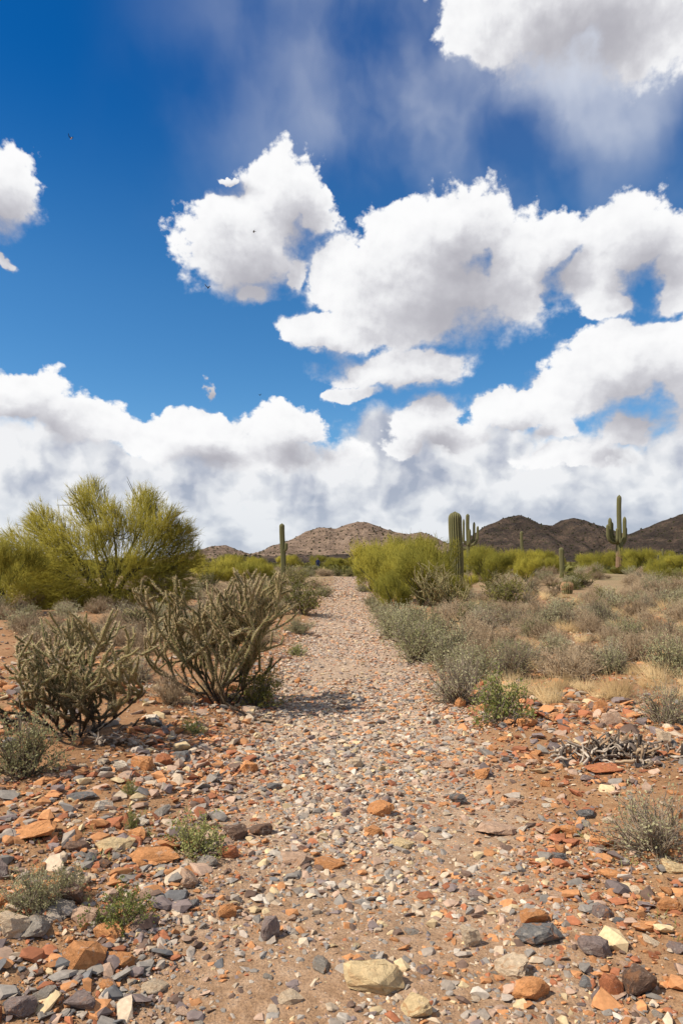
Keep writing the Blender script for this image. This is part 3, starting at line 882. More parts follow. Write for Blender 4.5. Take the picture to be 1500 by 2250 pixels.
# ================================================================== plant materials
M_PV_TWIG = plant_mat('palo_verde_twigs', (0.215, 0.195, 0.024), (0.40, 0.335, 0.042), 0.25, 1.2, rnd=0.3)
M_PV_BARK = plant_mat('palo_verde_bark', (0.075, 0.07, 0.028), (0.16, 0.145, 0.05), 0.0, 4.0)
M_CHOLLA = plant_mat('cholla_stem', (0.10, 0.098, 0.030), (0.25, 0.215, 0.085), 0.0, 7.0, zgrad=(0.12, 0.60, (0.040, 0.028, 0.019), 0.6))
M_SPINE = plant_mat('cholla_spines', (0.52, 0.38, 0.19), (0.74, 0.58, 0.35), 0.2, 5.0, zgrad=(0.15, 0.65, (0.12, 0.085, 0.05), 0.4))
M_SAGE = plant_mat('sage_leaves', (0.29, 0.275, 0.125), (0.48, 0.44, 0.245), 0.25, 5.0, rnd=0.5)
M_GREEN = plant_mat('green_leaves', (0.19, 0.21, 0.05), (0.36, 0.36, 0.12), 0.25, 5.0, rnd=0.3)
M_CREO = plant_mat('creosote_leaves', (0.12, 0.12, 0.024), (0.25, 0.225, 0.05), 0.2, 3.0, rnd=0.3)
M_STEM = plant_mat('shrub_stems', (0.12, 0.088, 0.06), (0.30, 0.235, 0.165), 0.0, 6.0)
M_DRY = plant_mat('dry_twigs', (0.25, 0.175, 0.10), (0.47, 0.345, 0.21), 0.1, 4.0, rnd=0.4)
M_STRAW = plant_mat('dry_grass', (0.42, 0.27, 0.12), (0.60, 0.43, 0.22), 0.2, 3.0, rnd=0.4)
M_DEAD = plant_mat('dead_wood', (0.12, 0.08, 0.05), (0.50, 0.41, 0.31), 0.0, 14.0)
M_DEADD = plant_mat('dark_dead_wood', (0.05, 0.037, 0.028), (0.17, 0.13, 0.10), 0.0, 9.0)

def sprigs(geo, rng, pts, dirs, L, w, kids=4, spread=0.45):
    """a shoot with a few finer shoots along it"""
    n = len(pts); d = unit(dirs)
    Ls = L * rng.uniform(0.6, 1.3, n)
    spikes(geo, pts, d, Ls, w * 1.3)
    for k in range(kids):
        t = rng.uniform(0.15, 0.9, n)
        dd = unit(d + rng.normal(0, spread, (n, 3)))
        spikes(geo, pts + d * (Ls * t)[:, None], dd, Ls * rng.uniform(0.35, 0.75, n), w)

# ------------------------------------------------------------------ the big palo verde
def big_palo_verde():
    x0, y0 = ground_at(228, 1334)
    S = y0 / F
    rng = np.random.default_rng(21)
    root = empty('palo_verde_tree', g3(x0, y0))
    tag(root, 'big feathery yellow-green palo verde tree with two tall plumes', 'tree')
    P_ = lambda px, py, dy=0.0: np.array([(px - 228) * S, dy, (1334 - py) * S])
    plumes = [((222, 1215), (186, 1062), 34, 520), ((205, 1160), (178, 1085), 26, 200), ((280, 1225), (306, 1078), 42, 620), ((300, 1180), (325, 1100), 30, 220), ((270, 1190), (258, 1118), 24, 200),
              ((180, 1235), (78, 1128), 36, 560), ((120, 1200), (62, 1150), 26, 220), ((150, 1262), (28, 1182), 36, 480), ((320, 1232), (418, 1165), 36, 560), ((340, 1200), (385, 1130), 28, 280),
              ((235, 1255), (228, 1165), 34, 260), ((140, 1290), (2, 1238), 42, 560), ((110, 1300), (-60, 1262), 42, 460), ((330, 1268), (436, 1222), 36, 420), ((200, 1290), (90, 1322), 44, 560),
              ((270, 1290), (350, 1318), 42, 460), ((120, 1310), (-20, 1318), 40, 460), ((225, 1290), (215, 1335), 56, 420), ((340, 1290), (420, 1290), 34, 320), ((235, 1300), (170, 1345), 50, 420, -1.6), ((255, 1300), (310, 1342), 46, 420, -1.6), ((310, 1290), (405, 1325), 40, 380, -1.2), ((230, 1270), (240, 1300), 70, 420, -1.7), ((300, 1262), (330, 1240), 44, 280, -1.3), ((150, 1280), (110, 1300), 56, 380, -1.5), ((40, 1320), (-50, 1340), 40, 300, -1.0),
              ((160, 1275), (60, 1262), 40, 420), ((190, 1250), (120, 1180), 36, 320)]
    tr = Geo(); crown = Geo()
    for pl in plumes:
        a, b, w, n = pl[:4]
        dep = pl[4] if len(pl) > 4 else rng.uniform(-1.0, 1.0)
        w = w * 0.86
        A = P_(*a, dep * 0.5); B = P_(*b, dep)
        # limb from the foot up into the plume
        base = np.array([rng.normal(0, .12), rng.normal(0, .12), 0.0])
        mid = base * 0.4 + A * 0.6 + rng.normal(0, .12, 3); mid[2] = max(mid[2], 0.15)
        t = np.linspace(0, 1, 9)[:, None]
        path = (1 - t) ** 3 * base + 3 * (1 - t) ** 2 * t * mid + 3 * (1 - t) * t ** 2 * A + t ** 3 * (A + (B - A) * 0.75)
        path[1:-1] += rng.normal(0, 0.05, (7, 3))
        tube(tr, path, np.linspace(0.085, 0.014, 9), 6)
        ax = B - A; L = np.linalg.norm(ax); ax /= L
        n = int(n * 1.35)
        tt = rng.beta(1.3, 1.25, n)
        off = rng.normal(0, 1, (n, 3)) * w * S * (1.0 - 0.74 * tt)[:, None]
        off -= ax * (off @ ax)[:, None]
        p = A + ax * (tt * L)[:, None] + off
        droop = -0.25 if B[2] < A[2] + 0.1 else 0.30
        d = ax * 0.85 + unit(off) * 0.42 + [0, 0, droop] + rng.normal(0, 0.28, (n, 3))
        p[:, 2] = np.maximum(p[:, 2], 0.08)
        sprigs(crown, rng, p, d, 0.36, 0.011, 6, 0.38)
        # side branchlets carrying them
        for k in range(9):
            q = A + ax * (L * rng.uniform(0, .8)); e = q + (ax * .5 + rng.normal(0, .55, 3)) * L * .42
            tube(tr, np.stack([q, (q + e) / 2 + rng.normal(0, .05, 3), e]), [0.022, 0.014, 0.006], 4)
    link('trunk', tr.mesh('trunk', M_PV_BARK, True), None, root)
    link('crown', crown.mesh('crown', M_PV_TWIG), None, root)
big_palo_verde()

# ------------------------------------------------------------------ smaller palo verdes, several shapes
def pv_bush(seed, n=900):
    rng = np.random.default_rng(seed)
    root = empty('palo_verde_bush', (0, 0, 0))
    tr = Geo(); cr = Geo()
    for k in range(9):
        a = rng.uniform(0, 6.28); e = np.array([math.cos(a) * rng.uniform(.2, .75), math.sin(a) * rng.uniform(.2, .75), rng.uniform(.5, .85)])
        m = e * [0.35, 0.35, 0.5] + rng.normal(0, .04, 3)
        tube(tr, np.stack([[0, 0, 0], m, e]), [0.03, 0.02, 0.006], 5)
    cl = [(np.array([rng.uniform(-.62, .62), rng.uniform(-.62, .62), rng.uniform(.25, .80)]), rng.uniform(.14, .28)) for k in range(15)]
    for c_, r_ in cl:
        m = n // 15
        o = rng.normal(0, 1, (m, 3)); o = unit(o) * (rng.random((m, 1)) ** .5) * r_ * [1, 1, .95]
        p = c_ + o; p[:, 2] = np.maximum(p[:, 2], 0.03)
        d = unit(p - [0, 0, 0.1]) * .6 + unit(o) * .35 + [0, 0, .55] + rng.normal(0, .3, (m, 3))
        sprigs(cr, rng, p, d, 0.185, 0.0072, 4, .42)
    t_ = link('trunk', tr.mesh('trunk', M_PV_BARK, True), None, root)
    c_ = link('crown', cr.mesh('crown', M_PV_TWIG), None, root)
    return root
PVB = [pv_bush(60 + i, 2100) for i in range(4)]
_used = set()
def put(protos, k, x, y, sx, sz, label, cat, group=None, rz=0.0, name=None):
    """place a plant: the prototype itself the first time, then copies"""
    pr = protos[k % len(protos)]
    if pr.name not in _used:
        _used.add(pr.name); o = pr
    else:
        o = copy_tree(pr)
    o.location = g3(x, y, -0.02); o.rotation_euler = (0, 0, rz); o.scale = (sx, sx, sz)
    tag(o, label, cat, group)
    return o

prng = np.random.default_rng(99)
near_pv = [(815, 1300, 80, 70, 'small yellow-green palo verde where the far trail narrows'),
           (856, 1328, 110, 112, 'full yellow-green palo verde leaning over the sage'),
           (925, 1335, 130, 118, 'wide yellow-green palo verde behind the sage bushes'),
           (905, 1300, 130, 112, 'tall palo verde in the clump left of the thick saguaro'),
           (985, 1330, 90, 58, 'olive palo verde bush in front of the thick saguaro'),
           (838, 1310, 120, 112, 'bright yellow-green palo verde bush at the right edge of the far trail'),
           (880, 1322, 140, 122, 'bushy yellow-green palo verde between trail and thick saguaro'),
           (930, 1312, 120, 112, 'olive palo verde bush just left of the thick saguaro'),
           (868, 1345, 90, 88, 'low yellow palo verde bush behind the sage along the trail'),
           (1070, 1290, 90, 74, 'palo verde bush right of the thick saguaro'),
           (1016, 1300, 70, 36, 'small palo verde bush at the foot of the thick saguaro'),
           (-10, 1345, 190, 150, 'palo verde bush half hidden beside the big palo verde'),
           (470, 1290, 110, 62, 'low green palo verde right of the big palo verde'),
           (560, 1290, 90, 52, 'low palo verde left of the single-armed saguaro')]
for k, (px, py, w, h, lab) in enumerate(near_pv):
    x, y = ground_at(px, py)
    put(PVB, k, x, y, w * y / F / 1.55, h * y / F / 0.98, lab, 'bush', rz=prng.uniform(0, 6.28))
n_far = 0
LMF = [(*ground_at(228, 1334), 'the big palo verde'), (-4.0, 46.0, 'the single-armed saguaro'), (0.5, 74.0, 'the far end of the trail'), (5.2, 31.0, 'the thick saguaro'), (10.7, 58.0, 'the slender many-armed saguaro'),
       (17.4, 66.0, 'the thin saguaro'), (19.3, 60.0, 'the stout short saguaro'), (34.0, 84.0, 'the tall woody-trunked saguaro'), (*ground_at(1245, 1305), 'the rusty barrel cactus'),
       (55.0, 130.0, 'the tiny distant saguaros'), (30.0, 160.0, 'the foot of the dark hills'), (-40.0, 160.0, 'the low left skyline'), (0.0, 190.0, 'the low dark ridge'), (-30.0, 80.0, 'the brush beyond the big palo verde')]
LMB = LMF + [(*ground_at(488, 1548), 'the taller big cholla'), (*ground_at(178, 1618), 'the sprawling cholla'), (*ground_at(1102, 1588), 'the lone sage bush'), (*ground_at(965, 1352), 'the upright cholla'),
       (*ground_at(1165, 1395), 'the dark tangle of dead branches'), (*ground_at(1320, 1398), 'the arched dead branch'), (*ground_at(1468, 1482), 'the pale sage on red soil'), (*ground_at(1240, 1492), 'the brown leafless brush'),
       (*ground_at(1368, 1672), 'the heap of dead cactus wood'), (*ground_at(665, 1350), 'the creosote at the left trail edge'), (*ground_at(1105, 1335), 'the many-stemmed bush'), (*ground_at(320, 1395), 'the cholla under the palo verde'), (*ground_at(1020, 1392), 'the small open cholla')]
for row, (Y, n, hgt) in enumerate([(48, 12, 2.0), (62, 15, 2.3), (80, 18, 2.8), (105, 22, 3.2), (140, 24, 3.6), (190, 24, 4.0)]):
    for k in range(n):
        x = (-0.62 + 1.24 * (k + prng.uniform(.1, .9)) / n) * Y
        y = Y * prng.uniform(0.92, 1.08)
        if abs(x - float(trail_x(y))) < 2.6 + 0.02 * y and y < 75:
            continue
        u = x / y
        if -0.04 < u < 0.02 and y < 100: continue
        if 0.375 < u < 0.43 and y < 90 or 0.305 < u < 0.338 and y < 66: continue
        hh = hgt * prng.uniform(0.7, 1.15) * (0.72 if u < 0.03 else 1.0)
        put(PVB, int(prng.integers(4)), x, y, hh * prng.uniform(.7, 1.0), hh, 'distant %s palo verde near %s' % ('tall' if hh > hgt * .8 else 'low', near(x, y, LMF)), 'tree', 'palo verdes of the distant brush line', rz=prng.uniform(0, 6.28))
        n_far += 1

# ------------------------------------------------------------------ chollas
def cholla(name, label, px, py, wpx, hpx, seed, mains=12, depth_k=0.8, density=1.0, group=None):
    x, y = ground_at(px, py)
    rng = np.random.default_rng(seed)
    branches = []
    def grow(b, p, d, L, r, lvl, maxl):
        n = max(4, int(L / 0.03))
        path = [p.copy()]; q = p.copy(); dd = d.copy()
        bend = rng.normal(0, 0.10, 3)
        for i in range(n):
            dd = unit(dd + bend * 0.3 + np.array([0, 0, 0.05]) + rng.normal(0, 0.09, 3))
            q = q + dd * (L / n); path.append(q.copy())
        path = np.array(path)
        b.append((path, r, lvl))
        if lvl < maxl:
            kids = int(rng.choice([2, 2, 3])) if lvl else int(rng.integers(3, 6))
            for k in range(kids):
                t = rng.uniform(0.35, 1.0) if k else 1.0
                i = min(int(t * n), n)
                a = rng.normal(0, 1, 3); a -= dd * (a @ dd); a = unit(a)
                nd = unit(dd * rng.uniform(.6, 1.0) + a * rng.uniform(.45, 1.1) + [0, 0, .26])
                grow(b, path[i], nd, L * rng.uniform(0.55, 0.9), r * 0.88, lvl + 1, maxl)
    for k in range(mains):
        a = 6.283 * k / mains + rng.normal(0, .25)
        e = math.radians(rng.uniform(18, 80))
        d = np.array([math.cos(a) * math.cos(e), math.sin(a) * math.cos(e), math.sin(e)])
        b = []
        grow(b, np.array([math.cos(a), math.sin(a), 0]) * rng.uniform(.01, .07), d, rng.uniform(.22, .36), .0175, 0, 4 if wpx > 200 else 3)
        branches.append(b)
    allp = np.concatenate([s_[0] for b in branches for s_ in b])
    lo, hi = np.percentile(allp, 1.5, axis=0), np.percentile(allp, 98.5, axis=0)
    sc = np.array([wpx * y / F / (hi[0] - lo[0]), wpx * y / F * depth_k / (hi[1] - lo[1]), hpx * y / F / hi[2]])
    root = empty(name, g3(x, y, -0.02)); tag(root, label, 'cactus', group)
    for b in branches:
        g = Geo(); sg = Geo()
        for path, r, lvl in b:
            pth = path * sc; n = len(pth)
            pth[:, 2] = np.maximum(pth[:, 2], -0.02)
            lim = np.array([wpx * y / F * .54, wpx * y / F * depth_k * .54, hpx * y / F * 1.04])
            if lvl and (np.abs(pth[:, 0]).max() > lim[0] or np.abs(pth[:, 1]).max() > lim[1] or pth[:, 2].max() > lim[2]):
                continue
            # resample to keep knobs even
            seg = np.linalg.norm(np.diff(pth, axis=0), axis=1).sum(); m = max(5, int(seg / 0.016))
            ti = np.linspace(0, n - 1, m); pr = np.stack([np.interp(ti, np.arange(n), pth[:, i]) for i in range(3)], -1)
            rad = r * np.linspace(1.0, 0.82, m) * (0.62 if lvl == 0 else 1) * 0.86
            rad[-1] *= 0.55
            ph = rng.uniform(0, 6)
            tube(g, pr, rad, 7, True, bump=lambda a, s: 1 + 0.26 * np.cos(np.arange(a)[:, None] * 2.1 + (np.arange(s) % 2)[None] * 3.14 + ph))
            ns = int(seg * 620 * density)
            if lvl and ns:
                ii = rng.integers(0, m, ns); dr = unit(rng.normal(0, 1, (ns, 3)))
                spikes(sg, pr[ii] + dr * rad[ii][:, None] * 0.85, dr + rng.normal(0, .3, (ns, 3)), rng.uniform(.014, .034, ns), 0.0042)
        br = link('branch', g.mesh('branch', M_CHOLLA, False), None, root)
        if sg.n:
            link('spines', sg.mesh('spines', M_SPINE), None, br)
    return root
cholla('cholla_cactus', 'large dense buckhorn cholla beside the trail, taller of the two big ones', 488, 1548, 325, 292, 4, 12)
cholla('cholla_cactus', 'sprawling buckhorn cholla with bare woody base and dead branches under it', 168, 1618, 320, 275, 9, 9, density=0.8)
cholla('cholla_cactus', 'upright cholla with bare arms in front of the thick saguaro', 965, 1352, 135, 118, 14, 9, density=.35)
cholla('cholla_cactus', 'small open cholla among the sage right of the trail', 1020, 1392, 62, 62, 15, 5, density=.4)
cholla('cholla_cactus', 'low leaning cholla beside the small open one among the sage', 1062, 1376, 48, 34, 16, 4, density=.4)
cholla('cholla_cactus', 'pale cholla at the foot of the single-armed saguaro', 632, 1300, 110, 62, 17, 8, density=.3)
cholla('cholla_cactus', 'cholla in the brush right of the many-stemmed bush', 1112, 1318, 110, 66, 18, 8, density=.3)
cholla('cholla_cactus', 'distant cholla near the round barrel cactus', 1285, 1290, 50, 34, 19, 6, density=.2)
cholla('cholla_cactus', 'cholla behind the two large ones under the palo verde', 320, 1395, 110, 70, 20, 7, density=.3)
cholla('cholla_cactus', 'dark-stemmed cholla beside the barrel cactus', 1222, 1303, 40, 26, 22, 5, density=.2)

# ------------------------------------------------------------------ saguaros
def sag_mat(name, zwood):
    m, N, out = mat(name)
    tcn = N.n('ShaderNodeTexCoord'); ob = tcn.outputs['Object']
    at = N.n('ShaderNodeAttribute', attribute_name='rib')
    n = N.noise(ob, 3.0, 4, 0.6); n2 = N.noise(ob, 18.0, 3, 0.6)
    c = N.mix(N.sstep(at.outputs['Fac'], 0.35, 0.95), (0.062, 0.072, 0.022, 1), (0.215, 0.195, 0.085, 1))
    c = N.mix(N.math('MULTIPLY', n, 0.55), c, (0.13, 0.105, 0.045, 1))
    if zwood:
        z = N.sep(ob)[2]
        z = N.math('ADD', z, N.math('MULTIPLY', N.math('SUBTRACT', n, 0.5), zwood * 0.5))
        c = N.mix(N.sstep(z, zwood * 1.05, zwood * 0.7), c, N.mix(n2, (0.13, 0.075, 0.04, 1), (0.34, 0.22, 0.13, 1)))
    principled(N, out, c, 0.75, (N.math('ADD', n2, at.outputs['Fac']), 0.5, 0.02), 0.2)
    return m
M_SAG = sag_mat('saguaro_skin', 0)
M_SAGW = sag_mat('saguaro_skin_woody', 3.1)

def ribbed(name, path, rad, ribs, matl, parent):
    path = np.asarray(path, float); n = len(path)
    sides = ribs * 4
    g = Geo()
    prof = np.abs(np.cos(np.arange(sides) * math.pi / 4))      # crest, flank, groove, flank
    bump = lambda a, s: (0.84 + 0.18 * prof)[None, :] * np.ones((a, 1))
    tube(g, path, rad, sides, True, bump)
    me = g.mesh(name, matl, True)
    rib = np.zeros(len(me.vertices), np.float32)
    k = np.tile(prof, n); rib[:len(k)] = k; rib[len(k):] = 0.9
    a_ = me.attributes.new('rib', 'FLOAT', 'POINT'); a_.data.foreach_set('value', rib)
    return link(name, me, None, parent)
def domed(h, r, n=26, foot=0.85, waist=0.0):
    """column profile with rounded top"""
    t = np.linspace(0, 1, n); z = t * h
    rr = r * (foot + (1 - foot) * sm(t, 0, .35)) * (1 + waist * np.sin(t * 9.0))
    top = 1.1 * r
    k = np.clip((z - (h - top)) / top, 0, 1)
    return z, np.maximum(rr * np.sqrt(np.maximum(1 - k ** 2.2, 0.0)), 0.12 * r)
def saguaro(px, top, Y, wpx, label, arms=(), ribs=14, lean=0.0, matl=None, group=None, slim=None):
    """arms: (side px, joint row, elbow px, tip row, width px, depth)"""
    matl = matl or M_SAG
    S = Y / F
    x = (px - 750) * S; gz = float(H(x, Y))
    h = EYE + (HZ - top) * S - gz
    root = empty('saguaro', (x, Y, gz - 0.03)); tag(root, label, 'cactus', group)
    z, r = domed(h, wpx * S / 2, 44)
    lx = lean * (z / h) ** 1.5 + 0.012 * h * np.sin(z / h * 5)
    if slim:
        r = r * (1 - (1 - slim[1]) * sm(z / h, slim[0] - .06, slim[0] + .06))
    ribbed('trunk', np.stack([lx, 0 * z, z], -1), r, ribs, matl, root)
    for (ax, jy, tx, ty, w, dep) in arms:
        zj = EYE + (HZ - jy) * S - gz; zt = EYE + (HZ - ty) * S - gz
        X1 = (tx - px) * S; X0 = (ax - px) * S
        r_ = w * S / 2
        e = min(0.45 * (zt - zj), abs(X1) * 0.9 + 0.1)
        b0 = np.array([X0 * .2, dep * .2, zj]); b1 = np.array([X1 * 0.95, dep * .95, zj - 0.05 * abs(X1)]); b2 = np.array([X1, dep, zj + e]); b3 = np.array([X1 * 1.02, dep, zt])
        t = np.linspace(0, 1, 12)[:, None]
        cv = (1 - t) ** 2 * b0 + 2 * (1 - t) * t * b1 + t ** 2 * b2
        up = np.linspace(0, 1, 16)[1:, None]
        path = np.concatenate([cv, b2 + (b3 - b2) * up])
        zz = np.concatenate([np.linspace(0, .45, 12), .45 + .55 * up[:, 0]])
        rr = r_ * (0.72 + 0.28 * sm(zz, 0, .25)); k = np.clip((zz - .86) / .14, 0, 1); rr = np.maximum(rr * np.sqrt(np.maximum(1 - k ** 2.2, 0)), .15 * r_)
        ribbed('arm', path, rr, max(9, ribs - 4), matl, root)
    return root
saguaro(1357, 1087, 84.0, 15, 'tall many-armed saguaro with brown woody trunk', lean=0.25, matl=M_SAGW, ribs=14, slim=(.42, .66),
        arms=[(1350, 1188, 1340, 1137, 8, 0.1), (1350, 1193, 1332, 1152, 7, -0.35), (1353, 1192, 1350, 1160, 7, -0.75), (1354, 1180, 1347, 1146, 6.5, 0.5),
              (1360, 1188, 1369, 1135, 8, -0.25), (1360, 1196, 1375, 1157, 8, 0.35)])
saguaro(1001, 1123, 31.0, 29, 'thick ribbed armless saguaro rising behind the palo verde bushes', ribs=17)
saguaro(1026, 1128, 58.0, 8, 'slender saguaro with several upright arms behind the thick one', lean=0.1, ribs=12,
        arms=[(1024, 1195, 1018, 1139, 5, 0), (1028, 1192, 1041, 1146, 5.5, 0.1), (1028, 1198, 1048, 1155, 5.5, -0.1), (1024, 1205, 1013, 1178, 6, .2), (1027, 1196, 1029, 1162, 6, -.4)])
saguaro(621, 1149, 46.0, 11.5, 'single-armed saguaro left of the trail below the tan mountain', ribs=13, arms=[(624, 1209, 629, 1192, 7.5, -0.1)])
saguaro(1146, 1166, 66.0, 6.5, 'thin armless saguaro with a dark hole low on its stem', ribs=11)
saguaro(1233, 1202, 60.0, 10.5, 'short stout armless saguaro between thin one and many-armed one', ribs=12)
saguaro(1194, 1217, 95.0, 5, 'little saguaro stub in the brush beside the thin one', ribs=10)
for k, (px, top, Y, w) in enumerate([(1431, 1221, 120, 5), (1445, 1219, 130, 4), (1455, 1205, 160, 4), (1416, 1243, 75, 7), (1470, 1216, 190, 3)]):
    saguaro(px, top, Y, w, 'tiny distant saguaro in the brush right of the many-armed one', ribs=9, group='distant saguaros')
# barrel cacti
def barrel(px, py, w, h, label):
    x, y = ground_at(px, py); S = y / F
    root = empty('barrel_cactus', g3(x, y, -0.03)); tag(root, label, 'cactus')
    t = np.linspace(0, 1, 18); r = w * S / 2 * np.sqrt(np.maximum(1 - (2 * t - 1) ** 4 * np.where(t > .5, 1, .4), 0.01))
    ribbed('body', np.stack([0 * t, 0 * t, t * h * S], -1), r, 16, M_SAG, root)
    g = Geo(); rng = np.random.default_rng(int(px)); n = 420
    a = rng.uniform(0, 6.28, n); q = rng.uniform(.35, 1, n); i = (q * 17).astype(int)
    p = np.stack([np.cos(a) * r[i], np.sin(a) * r[i], q * h * S], -1)
    spikes(g, p, p - [0, 0, .4 * h * S] + rng.normal(0, .1, (n, 3)), w * S * .2, w * S * .025)
    link('spines', g.mesh('spines', M_BSP), None, root)
M_BSP = plant_mat('barrel_spines', (0.38, 0.17, 0.07), (0.50, 0.30, 0.16), 0, 4)
barrel(1245, 1305, 23, 26, 'round barrel cactus with rusty spines in the dry brush')
barrel(1438, 1264, 9, 15, 'small green barrel cactus beyond the many-armed saguaro')

# ------------------------------------------------------------------ shrubs
def shrub(name, seed, leafmat, stems=46, nl=1500, leaf=0.045, up=0.55, sparse=0.0, stem_m=None, curl=.25, dome=0.9):
    """unit shrub: about 1 wide and 0.8 tall"""
    rng = np.random.default_rng(seed)
    root = empty(name, (0, 0, 0))
    st = Geo(); lf = Geo(); tips = []; dirs = []
    for k in range(stems):
        a = rng.uniform(0, 6.28); e = rng.uniform(.28, 1.45)
        d = np.array([math.cos(a) * math.cos(e), math.sin(a) * math.cos(e), math.sin(e)])
        L = rng.uniform(.5, .8) * (0.62 + .22 * math.sin(e)) * dome
        p = [np.array([math.cos(a), math.sin(a), 0]) * rng.uniform(0, .06)]
        dd = d.copy(); n = 6
        for i in range(n):
            dd = unit(dd + rng.normal(0, curl * .5, 3) + [0, 0, up * .06]); p.append(p[-1] + dd * L / n)
        p = np.array(p); p[:, 2] = np.maximum(p[:, 2], 0.0)
        tube(st, p, np.linspace(.010, .003, n + 1), 3, False)
        for j in range(9):
            i = int(rng.integers(2, n + 1)); dk = unit(dd * .5 + rng.normal(0, .6, 3) + [0, 0, .3])
            l2 = rng.uniform(.08, .22)
            spikes(st, p[i][None], dk[None], l2, .006)
            m = 6
            tt = rng.random(m)[:, None]
            tips.append(p[i] + dk * l2 * tt); dirs.append(np.repeat(dk[None], m, 0))
    tips = np.concatenate(tips); dirs = np.concatenate(dirs)
    if nl:
        ii = rng.integers(0, len(tips), nl)
        c_ = tips[ii] + rng.normal(0, .014, (nl, 3)); c_[:, 2] = np.maximum(c_[:, 2], .01)
        leaves(lf, c_, dirs[ii] + rng.normal(0, .7, (nl, 3)), rng.normal(0, 1, (nl, 3)), leaf * rng.uniform(.5, 1.3, nl), leaf * .5)
    link('stems', st.mesh('stems', stem_m or M_STEM), None, root)
    if nl:
        link('foliage', lf.mesh('foliage', leafmat), None, root)
    return root
SAGE = [shrub('sage_shrub', 400 + i, M_SAGE, 60, 3400, .034, dome=.95) for i in range(4)]
LEAFY = [shrub('leafy_shrub', 410 + i, M_GREEN, 34, 1900, .046) for i in range(3)]
SPARSE = [shrub('twiggy_shrub', 420 + i, M_SAGE, 90, 1300, .032, stem_m=M_STEM, curl=.4) for i in range(3)]
CREO = [shrub('creosote_bush', 430 + i, M_CREO, 50, 3000, .040, up=.9) for i in range(2)]
DRYB = [shrub('dry_shrub', 440 + i, M_DRY, 110, 900, .030, stem_m=M_DRY, curl=.45) for i in range(4)]
def tuft(seed):
    rng = np.random.default_rng(seed); root = empty('dry_grass_tuft', (0, 0, 0)); g = Geo(); n = 170
    a = rng.uniform(0, 6.28, n); r = rng.random(n) ** .5 * .25
    p = np.stack([np.cos(a) * r, np.sin(a) * r, 0 * a], -1)
    d = np.stack([np.cos(a) * .5, np.sin(a) * .5, np.ones(n)], -1) + rng.normal(0, .3, (n, 3))
    spikes(g, p, d, rng.uniform(.3, .9, n), .02)
    link('blades', g.mesh('blades', M_STRAW), None, root)
    return root
TUFT = [tuft(450 + i) for i in range(3)]

